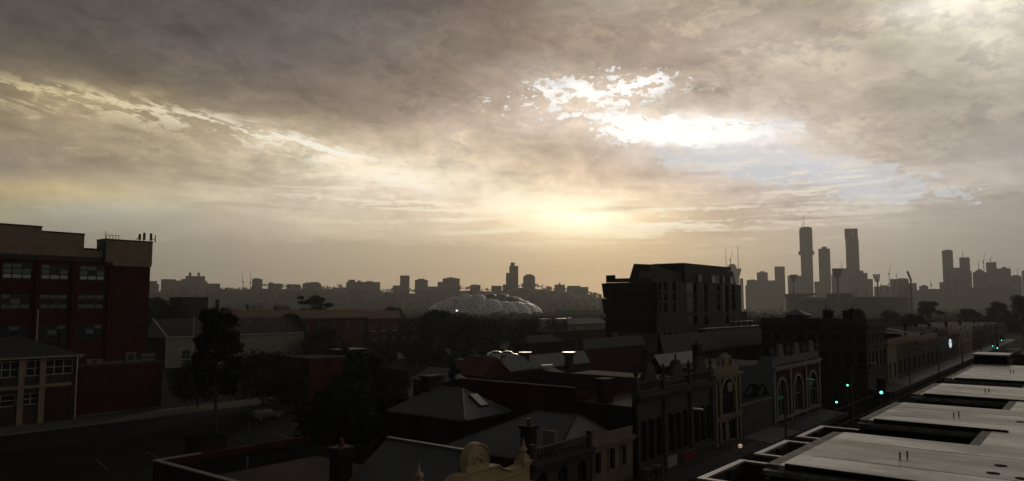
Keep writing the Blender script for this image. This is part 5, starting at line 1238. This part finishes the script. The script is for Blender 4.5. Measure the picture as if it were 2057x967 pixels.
# corner hotel at the lights
def corner_hotel():
    x0 = xat(1738, YF); x1 = xat(1776, YF); yl = PX(1528, 640, x0).y; y = YF; zt = zat(1738, 655, y); W = x1 - x0; D = yl - y
    r = thing('corner_hotel', 'large dark three storey corner building with heavy cornice at the lights', 'building', (x0, y, 0)); f, fx = FY(x0, y), FX(x0, y)
    z2, z1 = zat(1738, 698, y), zat(1738, 752, y); oy, ox = [], []
    for k in range(5):
        s = W * (k + .5) / 5; oy += [(s - .65, s + .65, z2 + .5, zt - 1.2), (s - .65, s + .65, z1 + .6, z2 - .7, .65), (s - .9, s + .9, .5, 3.1)]
    for k in range(9):
        s = D * (k + .5) / 9; ox += [(s - .6, s + .6, z2 + .6, zt - 1.3), (s - .6, s + .6, z1 + .6, z2 - .8, .6)]
    wall_mesh(f, W, zt, oy, .25).build('wall', 'stone', r); wall_mesh(fx, D, zt, ox, .25).build('wall', 'stone', r)
    for o in oy: add_window(r, f, o, 1, 2, 'wood_dark', sill='stone')
    for o in ox: add_window(r, fx, o, 1, 2, 'wood_dark', sill='stone')
    B(x0 + .33, x1, y + .33, yl, 0, zt - .06).build('rear_wall', 'dark_brick', r)
    for z, d in ((zt - .55, .5), (z2 - .25, .25), (z1 - .15, .3)): cornice(r, f, 0, W, z, 'stone', d); cornice(r, fx, .0, D, z, 'stone', d)
    q = MB(); f.box(q, -.12, W, zt + .001, zt + 1.0, -.3, .1); fx.box(q, .31, D, zt + .001, zt + .99, -.3, .1); q.build('parapet', 'stone', r)
    for k in range(4): c = D * (k + .5) / 4; q = MB(); fx.box(q, c - .3, c + .3, 0, z1 - .2, .003, .15); q.build('pier', 'stone', r)
    for p, t in ((1660, 626), (1668, 628), (1700, 628), (1712, 624), (1725, 630)):
        c = PX(p, 640, x0 + 3.0); chimney(r, c.x, c.y, zt - .1, PX(p, t, x0 + 3).z, 1.0, .7, 'dark_brick', 1)
    # cupola
    c = PX(1602, 640, x0 + 6); t = PX(1602, 621, x0 + 6).z; b = PX(1602, 633, x0 + 6).z
    u = B(c.x - 1.4, c.x + 1.4, c.y - 1.4, c.y + 1.4, zt, b).build('turret', 'stone', r); MB().add([(c.x - 1.9, c.y - 1.9, b), (c.x + 1.9, c.y - 1.9, b), (c.x + 1.9, c.y + 1.9, b), (c.x - 1.9, c.y + 1.9, b), (c.x, c.y, t)], [(0, 1, 4), (1, 2, 4), (2, 3, 4), (3, 0, 4), (3, 2, 1, 0)]).build('turret_roof', 'zinc_roof', u)
    MB().lathe((x0 + 1.2, y + 1.2, zt + 1.0), [(.9, 0), (.9, .5), (.75, .9), (.4, 1.3), (.1, 1.45)], 12).build('corner_dome', 'stone', r)
    awning(r, f, .1, W, 3.3, 3.2, 'slate', 'sign_dark')
corner_hotel()
def far_shop(name, label, p0, p1, ytop, wall, trim, n=3, roofm='slate', crest=True, sheet=None):
    x0, x1 = xat(p0, YF), xat(p1, YF); W = x1 - x0; zt = zat((p0 + p1) / 2, ytop, YF); ops = [(W * (k + .5) / n - min(.6, W / n * .3), W * (k + .5) / n + min(.6, W / n * .3), 4.2, min(6.6, zt - 1.3), .5) for k in range(n)]
    r, f, W = shop_shell(name, label, x0, x1, zt, 16, ops, wall, 'dark_brick')
    for o in ops: add_window(r, f, o, 1, 2, 'wood_dark', sill=trim)
    cornice(r, f, 0, W, zt - .5, trim, .4); q = MB(); f.box(q, 0, W, zt + .001, zt + .7, -.2, .05); q.build('parapet', trim, r)
    if crest: q = MB(); c = W / 2; q.extrude([f.p(c - 1.2, zt + .701, .05), f.p(c + 1.2, zt + .701, .05), f.p(c, zt + 1.6, .05)], f.n * -.25); q.build('crest', trim, r)
    gable_roof(MB(), x0 + .2, x1 - .2, YF + 1.0, YF + 15.5, zt - .6, zt + .9, 'y', 0).build('roof', roofm, r); awning(r, f, .1, W - .1, m='zinc_roof')
    chimney(r, x0 + .6, YF + 6, zt - .5, zt + 1.9, 1.0, .6, 'dark_brick', 2)
    return r, (x0, x1, zt)
r, q = far_shop('white_roof_shop', 'shop with a tilted gleaming white sheet roof beside the corner building', 1778, 1797, 690, 'sand_render', 'sand_render', 2, crest=False)
a, b, c, e = PY(1777, 653, YF + 3), PY(1822, 665, YF + .6), PY(1822, 671, YF - .4), PY(1777, 661, YF - .4)
m = MB(); xa, xb = q[0] - .3, xat(1822, YF); m.extrude([(xa, YF - .3, zat(1777, 662, YF)), (xb, YF - .3, zat(1820, 670, YF)), (xb, YF + 9, zat(1820, 670, YF) + .8), (xa, YF + 9, zat(1777, 662, YF) + 1.2)], (0, 0, .15)); m.build('sheet_roof', 'white_metal', r)
far_shop('pale_terrace_shop', 'weathered pale terrace shop just past the white sheet roof', 1797.5, 1836, 684, 'stone', 'sand_render', 4)
far_shop('pale_terrace_shop', 'pale terrace shop with tall chimney before the dark gap', 1836.5, 1880, 680, 'stone', 'sand_render', 5)
far_shop('dark_terrace_shop', 'narrow dark shop next to the glowing oval sign', 1880.5, 1898, 668, 'dark_render', 'dark_render', 2, crest=False)
far_shop('sign_shop', 'shop carrying the glowing oval sign', 1898.5, 1921, 668, 'stone', 'sand_render', 3)
far_shop('pale_parapet_shop', 'far shop with bright parapet edge past the oval sign', 1921.5, 1950, 668, 'sand_render', 'pale_render', 5)
far_shop('far_row_shop', 'plain dark shop far along the row', 1950.5, 1974, 662, 'dark_brick', 'stone', 5)
far_shop('far_row_shop', 'last dark shop before the far traffic lights', 1974.5, 1996, 657, 'stone', 'stone', 6)
far_shop('far_row_shop', 'distant shop past the far traffic lights', 1998, 2016, 655, 'dark_render', 'stone', 6)
# houses behind the shops (away from the street)
def skylight_house():
    x0, x1, y0, y1, ze = corner(933, 842, 56, 795, 1012); r = thing('skylight_house', 'house with smooth grey hipped roof and one roof window', 'house', (x0, y0, 0))
    B(x0, x1, y0, y1, 0, ze - .1).build('wall', 'dark_brick', r); zr = PX(880, 778, (x0 + x1) / 2).z
    hip_roof(MB(), x0, x1, y0, y1, ze, zr, .45, .14).build('roof', 'zinc_roof', r)
    h = (x1 - x0 + .9) / 2; xm = (x0 + x1) / 2; e1 = Vector((.95, 0, 0)); up = Vector((0, h, zr - ze)).normalized(); n = Vector((0, -(zr - ze), h)).normalized()
    p = Vector((xm - .1, y0 - .45, ze)) + up * 1.0 + n * .03; m = slab4(MB(), p, e1, up * 1.5, .14); w = m.build('roof_window', 'frame_dark', r); slab4(MB(), p + n * .141 + e1 * .06 + up * .06, e1 * .9, up * 1.38, .02).build('pane', 'white_metal', w)
    for a, b in (((x0 - .45, y0 - .45, ze), (xm, y0 - .45 + h, zr)), ((x1 + .45, y0 - .45, ze), (xm, y0 - .45 + h, zr)), ((xm, y0 - .45 + h, zr), (xm, y1 + .45 - h, zr))): MB().tube(Vector(a) + Vector((0, 0, .03)), Vector(b) + Vector((0, 0, .03)), .09, .09, 6).build('ridge_cap', 'pale_zinc', r)
    c = PX(868, 790, xm + .2); chimney(r, c.x, c.y, zr - .9, PX(868, 760, xm).z, 1.7, .9, 'dark_brick', 0)
    q = MB().box(x0 - .5, x1 + .5, y0 - .62, y0 - .47, ze - .16, ze + .01); q.build('gutter', 'frame_dark', r)
    f = FY(x0, y0)
    for s in (1.2, x1 - x0 - 2.2): add_window(r, f, (s, s + 1, 3, 4.6), 1, 2, 'frame_white', dep=-.06)
skylight_house()
def coped_store():
    p = PZ(308, 925, 5.0); x0, y1 = p.x, p.y; y0 = y1 - 13; x1 = x0 + 13
    r = thing('coped_store', 'flat roofed red brick store edged by a pale coping, lower left', 'building', (x0, y0, 0))
    B(x0, x1, y0, y1, 0, 4.4).build('wall', 'red_brick', r); q = B(x0, x0 + .3, y0, y1, 4.401, 4.95).box(x0 + .301, x1, y1 - .3, y1, 4.401, 4.95); q.build('parapet', 'red_brick', r)
    q = B(x0 - .05, x0 + .34, y0, y1 + .05, 4.951, 5.03).box(x0 + .341, x0 + 3.4, y1 - .32, y1 + .05, 4.951, 5.03); q.build('coping', 'white_paint', r)
    B(x0 + .31, x1 - .01, y0 + .01, y1 - .31, 4.402, 4.46).build('roof', 'tar_roof', r)
    c = PZ(402, 917, 4.46); h = PZ(402, 917, 4.46) - EYE; zt = P(402, 884, math.hypot(1, 0) * (h.x * FH.x + h.y * FH.y)).z
    B(c.x - .2, c.x + 2.0, c.y - .2, c.y + 1.9, 0, zt).build('stair_box', 'dark_brick', r); B(c.x - .3, c.x + 2.1, c.y - .3, c.y + 2.0, zt + .001, zt + .1).build('stair_box_roof', 'tar_roof', r)
    MB().tube((x0 + 3.6, y1 - 6.0, 4.46), (x0 + 3.6, y1 - 6.0, 5.4), .06, .06, 6).build('vent_pipe', 'steel', r)
    c = thing('corrugated_shed', 'small shed with ribbed corrugated roof at the bottom edge', 'shed', (PZ(505, 965, 4.2).x, PZ(505, 965, 4.2).y, 0)); a = PZ(548, 938, 4.6); b_ = PZ(505, 967, 4.2); e = PZ(592, 956, 4.2)
    o = Vector((a.x, a.y, 4.6)); e1 = Vector((b_.x - a.x, b_.y - a.y, -.5)) * 1.4; e2 = Vector((e.x - a.x, e.y - a.y, -.1)); n = 26
    for k in range(n):
        p0 = o + e1 * ((k + .5) / n); MB().tube(p0, p0 + e2, e1.length / n * .5, None, 6).build('corrugation', 'pale_zinc', c)
    slab4(MB(), o + Vector((0, 0, -.18)), e1, e2, .05).build('roof_base', 'zinc_roof', c)
    mm = MB(); q4 = [o + Vector((0, 0, -.2)), o + e1 + Vector((0, 0, -.2)), o + e1 + e2 + Vector((0, 0, -.2)), o + e2 + Vector((0, 0, -.2))]
    for i in range(4):
        u, v = q4[i], q4[(i + 1) % 4]; mm.quad((u.x, u.y, 0), (v.x, v.y, 0), tuple(v), tuple(u))
    mm.build('wall', 'dark_brick', c)
coped_store()

# ------------------------------------------------------------------ our own side: the comb shaped apartment roof
def comb_roof():
    ZR = 11.5; r = thing('apartment_roof', 'pale wet flat roof of the near apartments with toothed street edge', 'building', (30, 2, 0))
    YE, YI = 7.6, 3.55; bays = [(10.6, 17.6), (20.9, 28.0), (31.2, 38.0), (41.5, 48.35), (51.6, 65.5)]
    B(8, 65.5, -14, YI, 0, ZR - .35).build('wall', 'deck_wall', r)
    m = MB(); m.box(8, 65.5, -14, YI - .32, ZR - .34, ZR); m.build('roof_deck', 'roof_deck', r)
    m = MB(); last = 8.0
    for a, b in bays:
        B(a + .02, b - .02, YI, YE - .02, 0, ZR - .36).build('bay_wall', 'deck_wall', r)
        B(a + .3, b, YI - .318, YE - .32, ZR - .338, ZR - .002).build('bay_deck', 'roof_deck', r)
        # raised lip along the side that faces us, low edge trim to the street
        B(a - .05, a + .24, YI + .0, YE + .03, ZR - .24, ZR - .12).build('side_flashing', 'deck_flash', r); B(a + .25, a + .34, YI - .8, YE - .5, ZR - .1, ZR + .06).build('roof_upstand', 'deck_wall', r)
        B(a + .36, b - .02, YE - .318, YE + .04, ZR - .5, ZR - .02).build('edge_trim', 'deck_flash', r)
        k = a + .7
        while k < b - .5:
            struct(B(k, k + .55, YE - .29, YE - .06, ZR - .0195, ZR - .014).build('trim_stain', 'deck_stain', r), 'stuff'); k += 1.15
        # two pipe stubs
        for dx in (-.14, .16):
            c = ((a + b) / 2 + dx, 4.75 - dx * .45, ZR - .002); MB().tube(c, (c[0], c[1], ZR + .17), .024, .024, 8).build('pipe_stub', 'frame_dark', r)
    for (a0, b0), (a1, b1) in zip(bays, bays[1:]):          # strip of deck at the head of each light well
        B(b0, a1 + .3, YI - .318, YI - .02, ZR - .337, ZR - .006).build('well_edge', 'deck_flash', r)
        for k in range(5): struct(B(b0 + .25 + k * .58, b0 + .6 + k * .58, YI - .30, YI - .06, ZR - .0055, ZR + .0005).build('edge_stain', 'deck_stain', r), 'stuff')
    for px, py in ((2010, 936), (1995, 951), (2050, 848), (2053, 962)):
        c = PZ(px, py, ZR); MB().lathe((c.x, c.y, ZR - .001), [(.16, 0), (.16, .012), (.10, .02), (.03, .022)], 14).build('roof_drain', 'deck_wall', r)
    for k, (a, b) in enumerate(bays):   # lapped joints of the roof sheet
        for t in (.30, .72):
            c = a + (b - a) * t; struct(MB().add([(c, -13, ZR + .003), (c + .05, -13, ZR + .003), (c + .03 + .25 * t, YE - .7, ZR + .003), (c - .02 + .25 * t, YE - .7, ZR + .003)], [(0, 1, 2, 3)]).build('sheet_joint', 'deck_stain', r), 'stuff')
    for k, y in enumerate((-3.0, 1.2)): struct(MB().quad((9, y, ZR + .004), (65, y + .1, ZR + .004), (65, y + .16, ZR + .004), (9, y + .06, ZR + .004)).build('sheet_joint', 'deck_stain', r), 'stuff')
    # lift box at the far end
    a = PZ(1962, 733, 12.3); g = thing('lift_overrun', 'dark roof box with pale lid at the far end of the near roof', 'roof box', (66, 5, ZR))
    B(66.0, 69.0, 5.6, 7.7, 0, 12.1).build('box_wall', 'deck_wall', g); B(65.9, 69.1, 5.5, 7.8, 12.101, 12.2).build('lid', 'coping', g)
    # balconies over the pavement
    def bal(x0, x1, y1, z, lb):
        g = thing('balcony', lb, 'balcony', (x0, YE, z - 1.1), 0, 'balconies of the near apartments'); t = .14
        B(x0, x1, y1 - t, y1, z - 1.3, z).build('front_parapet', 'balcony_wall', g)
        B(x0, x0 + t, YE + .03, y1 - t - .002, z - 1.3, z).build('side_parapet', 'balcony_wall', g); B(x1 - t, x1, YE + .03, y1 - t - .002, z - 1.3, z).build('side_parapet', 'balcony_wall', g)
        B(x0 + t, x1 - t, YE + .03, y1 - t - .002, z - 1.3, z - 1.1).build('floor', 'deck_wall', g)
        B(x0 - .04, x1 + .04, y1 - t - .04, y1 + .05, z + .001, z + .07).build('coping', 'coping', g)
        B(x0 - .03, x0 + t + .04, YE + .04, y1 - t - .045, z + .002, z + .068).build('coping', 'coping', g); B(x1 - t - .04, x1 + .03, YE + .04, y1 - t - .045, z + .002, z + .068).build('coping', 'coping', g)
        B(x0 + (x1 - x0) * .55, x0 + (x1 - x0) * .7, y1 - t - .1, y1 - t - .003, z - 1.1, z - .01).build('glass_panel', 'frame_dark', g)
    def xy(px, py, z): c = PZ(px, py, z); return c.x, c.y
    for (p0, p1, lb) in (((1405, 965), (1488, 927), 'nearest balcony with pale coping below the roof teeth'), ((1516, 915), (1580, 888), 'middle balcony with pale coping below the roof teeth'), ((1600, 880), (1652, 858.5), 'farthest balcony with pale coping below the roof teeth')):
        a, b = xy(*p0, 10.5), xy(*p1, 10.5); bal(a[0], b[0], (a[1] + b[1]) / 2, 10.5, lb)
comb_roof()
# near side buildings farther along
def near_side(name, label, x0, x1, h, wall, roofm, y1=9.3):
    r = thing(name, label, 'building', (x0, 0, 0)); f = FX(x0, -14)
    B(x0 + .3, x1, -14, y1, 0, h).build('rear_wall', wall, r)
    W = y1 + 14; ops = [(W * (k + .3) / 5, W * (k + .6) / 5, h - 3.0, h - 1.2) for k in range(5)]; wall_mesh(f, W, h, ops).build('wall', wall, r)
    for o in ops: add_window(r, f, o, 1, 2, 'frame_white')
    B(x0 + .1, x1 - .1, -13.8, y1 - .2, h + .002, h + .1).build('roof', roofm, r); B(x0 - .1, x0 + .2, -14, y1 + .1, h + .101, h + .7).build('parapet', wall, r)
    B(x0, x1, y1 + .02, y1 + 2.6, 3.3, 3.5).build('awning', 'zinc_roof', r)
near_side('near_side_shop', 'dark shop beyond the near roof with pale awning edge', 74, 96, 8.2, 'dark_brick', 'pale_zinc')
near_side('near_side_shop', 'near side shop past the cross street with brown wall', 116, 150, 8.8, 'brown_brick', 'slate')
near_side('near_side_shop', 'farther near side shop with grey flat roof', 152, 205, 9.6, 'stone', 'zinc_roof')
near_side('near_side_shop', 'distant near side shop at the frame edge', 208, 290, 9.2, 'dark_brick', 'pale_zinc')

# ------------------------------------------------------------------ vehicles
def sedan(name, label, loc, rz, paint, L=4.6, group=None, hatch=False, van=False):
    r = thing(name, label, 'van' if van else 'car', loc, rz, group); ORG[r] = Vector(); hw = .88
    if van: low = [(-2.3, .35), (2.3, .35), (2.36, .95), (1.75, 1.15), (1.15, 1.95), (-2.2, 2.0), (-2.34, .9)]
    else: low = [(-2.25, .32), (2.25, .32), (2.3, .62), (2.15, .78), (1.05, .95), (-1.5, .98), (-2.2, .95), (-2.32, .6)]
    k = L / 4.6
    def hull(pts, w0, w1, z0, z1):
        m = MB(); n = len(pts)
        for s in (-1, 1):
            for x, z in pts: m.v.append((x * k, s * (w0 + (w1 - w0) * max(0, min(1, (z - z0) / (z1 - z0)))), z))
        m.f += [tuple(range(n)), tuple(range(2 * n - 1, n - 1, -1))] + [(i, i + n, (i + 1) % n + n, (i + 1) % n) for i in range(n)]
        return m
    b = hull(low, hw, hw - (.1 if not van else .16), .6, 2.0 if van else .98).build('body', paint, r)
    bv = b.modifiers.new('soft', 'BEVEL'); bv.width = .07; bv.segments = 2
    if not van:
        cab = [(1.0, .94), (.35, 1.38), (-.75, 1.42), (-1.75 if not hatch else -2.05, 1.0), (-1.5, .94)]
        c = hull(cab, hw - .1, hw - .28, .94, 1.42).build('cabin', paint, r); c.modifiers.new('soft', 'BEVEL').width = .04
        for s in (-1, 1):
            q = MB()
            for win in (((.78, .98), (.30, 1.31), (-.12, 1.33), (-.12, .98)), ((-.2, .98), (-.2, 1.33), (-.72, 1.34), (-1.35, 1.0))):
                pts = [(x * k, s * (hw - .1 - .18 * (z - .94) / .48 + .006), z) for x, z in win]; q.extrude(pts, (0, s * .008, 0))
            q.build('side_window', 'glass', r)
        for a, e in (((.98, .97), (.38, 1.36)), ((-1.72, 1.02), (-.80, 1.40))):
            q = MB(); sg = 1 if a[0] > 0 else -1; q.extrude([(a[0] * k + .012 * sg, -.7, a[1]), (a[0] * k + .012 * sg, .7, a[1]), (e[0] * k + .012 * sg, .58, e[1]), (e[0] * k + .012 * sg, -.58, e[1])], (.01 * sg, 0, .012)); q.build('windscreen', 'glass', r)
    else:
        q = MB(); q.extrude([(1.74, -.66, 1.2), (1.74, .66, 1.2), (1.2, .58, 1.88), (1.2, -.58, 1.88)], (.02, 0, .02)); q.build('windscreen', 'glass', r)
        for s in (-1, 1): q = MB(); q.extrude([(1.4, s * .82, 1.2), (.4, s * .82, 1.2), (.4, s * .75, 1.8), (1.05, s * .75, 1.8)], (0, s * .01, 0)); q.build('side_window', 'glass', r)
    for x in (1.42, -1.38):
        for s in (-1, 1):
            w = MB().tube((x * k, s * (hw - .2), .33), (x * k, s * (hw + .015), .33), .33, .33, 18).build('wheel', 'rubber', r); MB().tube((x * k, s * (hw + .016), .33), (x * k, s * (hw + .028), .33), .2, .18, 12).build('rim', 'steel', w)
    for s in (-1, 1):
        B(2.24 * k, 2.31 * k, s * .62 - .16, s * .62 + .16, .6, .72).build('headlight', 'glass_pale', r); B(-2.33 * k, -2.26 * k, s * .66 - .13, s * .66 + .13, .68, .82).build('tail_light', 'sign_red', r)
        B(.72, .88, s * .95 - .07, s * .95 + .07, .95, 1.07).build('mirror', paint, r)
    return r
c = PZ(533, 842, 0); sedan('parked_sedan', 'silver sedan parked alone in the dark yard', (c.x, c.y, .006), R(4), 'car_silver', 4.8)
for px, py, lb, pt in ((1000, 712, 'left white car among the parked cars in the middle lot', 'car_white'), (1022, 715, 'right white car among the parked cars in the middle lot', 'car_white')):
    c = P(px, py, 150); sedan('parked_car', lb, (c.x, c.y, max(.006, c.z - .6)), R(-52), pt, 4.4, 'cars parked in the middle lot', True)
q = thing('carport_deck', 'low deck carrying two parked white cars in the middle lot', 'deck', (P(1010, 716, 150).x, P(1010, 716, 150).y, 0)); cc = P(1010, 716, 150); zz_ = max(.02, P(1010, 713.5, 150).z - .62)
B(cc.x - 8, cc.x + 9, cc.y - 4.5, cc.y + 6, 0, zz_).build('deck_slab', 'concrete', q)
for o in bpy.data.objects:
    if o.name.startswith('parked_car') and o.parent is None: o.location.z = zz_ + .004
c = PZ(853, 716, 0)
for k, (px, py, lb, pt, vn) in enumerate(((808, 722, 'distant white van at the rear lot edge', 'car_white', True), (832, 723, 'distant pale car beside the white van in the rear lot', 'car_white', False))):
    c = PZ(px, py, 0); sedan('rear_lot_van' if vn else 'rear_lot_car', lb, (c.x, c.y, .006), R(30), pt, 4.6, 'vehicles in the rear lot', True, vn)
for k, (x, y, lb, pt) in enumerate(((60, 21.4, 'dark car waiting below the ornate terrace', 'car_dark'), (84, 21.3, 'pale car by the kerb near the mural building', 'car_silver'), (132, 21.4, 'white car parked past the lights under the awnings', 'car_white'), (158, 21.4, 'dark car parked far along the shop row', 'car_dark'), (188, 21.4, 'silver car parked below the oval sign', 'car_silver'), (120, 15.0, 'dark car heading to the crossing', 'car_dark'), (236, 17.5, 'white car approaching the far traffic lights', 'car_white'), (205, 14.6, 'dark car driving away on the near lane', 'car_dark'))):
    sedan('street_car', lb, (x, y, .01), PI if y < 18 else 0, pt, 4.5, 'cars along the shopping street', k % 2 == 0)

# ------------------------------------------------------------------ traffic lights, lamps, poles, wires
def signal(label, px, py, y, lit='lamp_green', red=False, face=None):
    c = PY(px, py, y); r = thing('traffic_light', label, 'traffic light', (c.x, c.y, .12), 0, 'traffic lights'); ORG[r] = Vector(); z = c.z - .12
    MB().tube((.12, .1, 0), (.12, .1, max(z + .6, 3.0)), .06, .06, 8).build('pole', 'pole_grey', r)
    h = B(-.06, .2, -.17, .17, z - .2, z + .85).build('signal_head', 'frame_dark', r); B(-.09, -.062, -.3, .3, z - .35, z + 1.0).build('backing_board', 'frame_dark', r)
    for k, mm in ((0, lit), (1, 'sign_dark'), (2, 'lamp_red' if red else 'sign_dark')):
        zz = z + .33 * k; MB().tube((-.13, 0, zz), (-.092, 0, zz), .105 if k == 0 else .09, None, 14).build('lens', mm, h); q = MB()
        for i in range(7):
            t0, t1 = PI * i / 7, PI * (i + 1) / 7; q.extrude([(-.092, .15 * math.cos(t0), zz + .15 * math.sin(t0)), (-.092, .15 * math.cos(t1), zz + .15 * math.sin(t1)), (-.092, .165 * math.cos(t1), zz + .165 * math.sin(t1)), (-.092, .165 * math.cos(t0), zz + .165 * math.sin(t0))], (-.16, 0, 0))
        q.build('hood', 'frame_dark', h)
signal('upper green traffic light in front of the corner building', 1703, 774, 24.3)
signal('lower green traffic light on the near side of the crossing', 1681, 808, 23.6)
signal('green traffic light standing alone right of the crossing', 1771, 788.5, 13.0)
signal('middle one of the three tiny far green lights', 1994, 695.5, 23.4); signal('lower right one of the three tiny far green lights', 2003.5, 699.5, 17.4); signal('topmost of the three tiny far green lights', 2012, 684, 20.5)
c = PY(1711, 782, 24.6); r = thing('pedestrian_signal', 'small red pedestrian signal beside the upper green light', 'traffic light', (c.x, c.y, .12)); ORG[r] = Vector(); MB().tube((.1, 0, 0), (.1, 0, c.z + .3), .05, .05, 8).build('pole', 'pole_grey', r); h = B(-.06, .16, -.14, .14, c.z - .42, c.z + .12).build('signal_head', 'frame_dark', r); B(-.075, -.062, -.07, .07, c.z - .19, c.z - .05).build('lens', 'lamp_red', h)
# glowing lantern under the awning, oval sign, floodlamp at the stadium
c = PY(1487, 896, YF - 3.15); r = thing('awning_lantern', 'small warm lit lantern hanging below an awning', 'lamp', (c.x, c.y, c.z)); ORG[r] = Vector(); MB().lathe((0, 0, -.16), [(.07, 0), (.16, .06), (.17, .2), (.1, .3)], 12).build('globe', 'lamp_warm', r); MB().tube((0, 0, .14), (0, 0, 1.0), .015, .015, 6).build('hanger', 'steel', r)
c = PY(1909, 690, YF - .9); r = thing('oval_sign', 'tall oval sign glowing white on the shop row', 'sign', (c.x, c.y, c.z)); ORG[r] = Vector(); n = 20
h_ = (PY(1909, 681, YF - .9).z - PY(1909, 699, YF - .9).z) / 2
MB().extrude([(-.09, 0.26 * math.cos(2 * PI * k / n), h_ * math.sin(2 * PI * k / n)) for k in range(n)], (.18, 0, 0)).build('sign_face', 'lamp_white', r); MB().tube((0, .2, 0), (0, .88, 0), .05, .05, 6).build('bracket', 'pole_grey', r)
c = P(917.5, 624, 640); r = thing('stadium_floodlamp', 'bright white lamp glowing in front of the lobed stadium', 'lamp', (c.x, c.y, terr(c.x, c.y))); ORG[r] = Vector(); z = c.z - terr(c.x, c.y); MB().tube((0, 0, 0), (0, 0, z), .15, .12, 8).build('pole', 'pole_grey', r); MB().lathe((0, 0, z - .5), [(.25, 0), (.6, .2), (.6, .6), (.25, .8)], 12).build('lamp_head', 'lamp_flood', r)
# tram and power poles
POL = []
for k, (x, lb) in enumerate(((46, 'nearest tram wire pole beside the far kerb'), (70, 'tram wire pole before the mural building'), (93.5, 'tram wire pole at the crossing'), (127, 'tram wire pole right of the corner building'), (153, 'tram wire pole beside the pale terrace shops'), (182, 'tram wire pole near the oval sign'), (214, 'tram wire pole far along the row'), (250, 'last visible tram wire pole'))):
    r = thing('tram_pole', lb, 'pole', (x, 23.3, .12), 0, 'tram wire poles'); ORG[r] = Vector(); MB().tube((0, 0, 0), (0, 0, 8.6), .13, .09, 10).build('shaft', 'pole_grey', r); MB().lathe((0, 0, 0), [(.24, 0), (.24, .25), (.15, .35)], 10).build('base', 'pole_grey', r)
    MB().tube((0, 0, 7.2), (0, -9.6, 6.7), .018, .018, 4).build('span_wire', 'frame_dark', r)
    a = MB().path([(0, 0, 8.4), (0, -.9, 8.9), (0, -2.0, 9.0)], [.05, .045, .04], 6).build('lamp_arm', 'pole_grey', r); B(-.12, .12, -2.7, -2.0, 8.92, 9.05).build('lamp_head', 'coping', a); POL.append(x)
for y, lb in ((16.7, 'tram contact wire over the near track'), (19.3, 'tram contact wire over the far track')):
    tag(MB().tube((30, y, 6.35), (300, y, 6.35), .016, .016, 4).build('tram_wire', 'frame_dark'), lb, 'wire')
for px, pt, pb, d, lb in ((390, 637, 720, 150, 'thin pale pole in front of the white warehouse'), (499, 852, 905, 84, 'short black post standing in the dark yard'), (909, 728, 765, 99, 'slim dark post beside the cabbage palm'), (1360, 700, 745, 90, 'thin rooftop pole behind the ornate terrace')):
    a, b = P(px, pt, d), P(px, pb, d); r = thing('yard_pole', lb, 'pole', (a.x, a.y, 0)); ORG[r] = Vector(); MB().tube((0, 0, 0), (0, 0, a.z), .08, .06, 8).build('shaft', 'frame_white' if d == 150 else 'pole_grey', r); MB().lathe((0, 0, a.z), [(.09, 0), (.09, .1), (.03, .16)], 8).build('cap', 'pole_grey', r)
# signs under the awnings
for px, py, lb, mt in ((1347, 927, 'pale awning end sign below the ornate terrace', 'sign_pale'), (1385, 915, 'red awning sign beside the pale one', 'sign_red'), (1458, 896, 'dark framed awning sign left of the lantern', 'sign_dark')):
    c = PY(px, py, YF - 3.1); r = thing('awning_sign', lb, 'sign', (c.x, c.y, c.z)); ORG[r] = Vector(); B(-.9, .9, -.06, .04, -.35, .35).build('board', mt, r); q = MB().box(-.95, .95, -.075, .03, .351, .39).box(-.95, .95, -.075, .03, -.39, -.351).box(-.95, -.902, -.075, .03, -.35, .35).box(.902, .95, -.075, .03, -.35, .35); q.build('frame', 'grey_render', r)
for px, py, lb in ((1300, 915, 'rounded pale roof unit on the shop awning'), (1318, 905, 'square dark roof unit on the shop awning')):
    c = PY(px, py, YF - 1.2); r = thing('air_conditioner', lb, 'air conditioner', (c.x, c.y, 3.75)); ORG[r] = Vector(); B(-.45, .45, -.3, .3, .08, .8).build('casing', 'grey_render', r); B(-.4, -.3, -.25, .25, 0, .078).build('foot', 'frame_dark', r); B(.3, .4, -.25, .25, 0, .078).build('foot', 'frame_dark', r); MB().tube((0, -.325, .45), (0, -.302, .45), .28, None, 14).build('fan_grille', 'frame_dark', r)

# ------------------------------------------------------------------ evening haze: one even body of air round the whole place
hz = B(-3800, 3800, -3800, 3800, -14, 400).build('haze', 'glass'); hz.data.materials.clear()
hm_ = bpy.data.materials.new('haze_air'); hm_.use_nodes = True; nt = hm_.node_tree; nt.nodes.clear()
pv = nt.nodes.new('ShaderNodeVolumePrincipled'); pv.inputs['Color'].default_value = (.90, .90, .90, 1); pv.inputs['Density'].default_value = .00012; pv.inputs['Anisotropy'].default_value = .45
ho = nt.nodes.new('ShaderNodeOutputMaterial'); nt.links.new(pv.outputs[0], ho.inputs['Volume']); hz.data.materials.append(hm_); hz['kind'] = 'stuff'; hz['label'] = 'thin evening haze over the whole city'
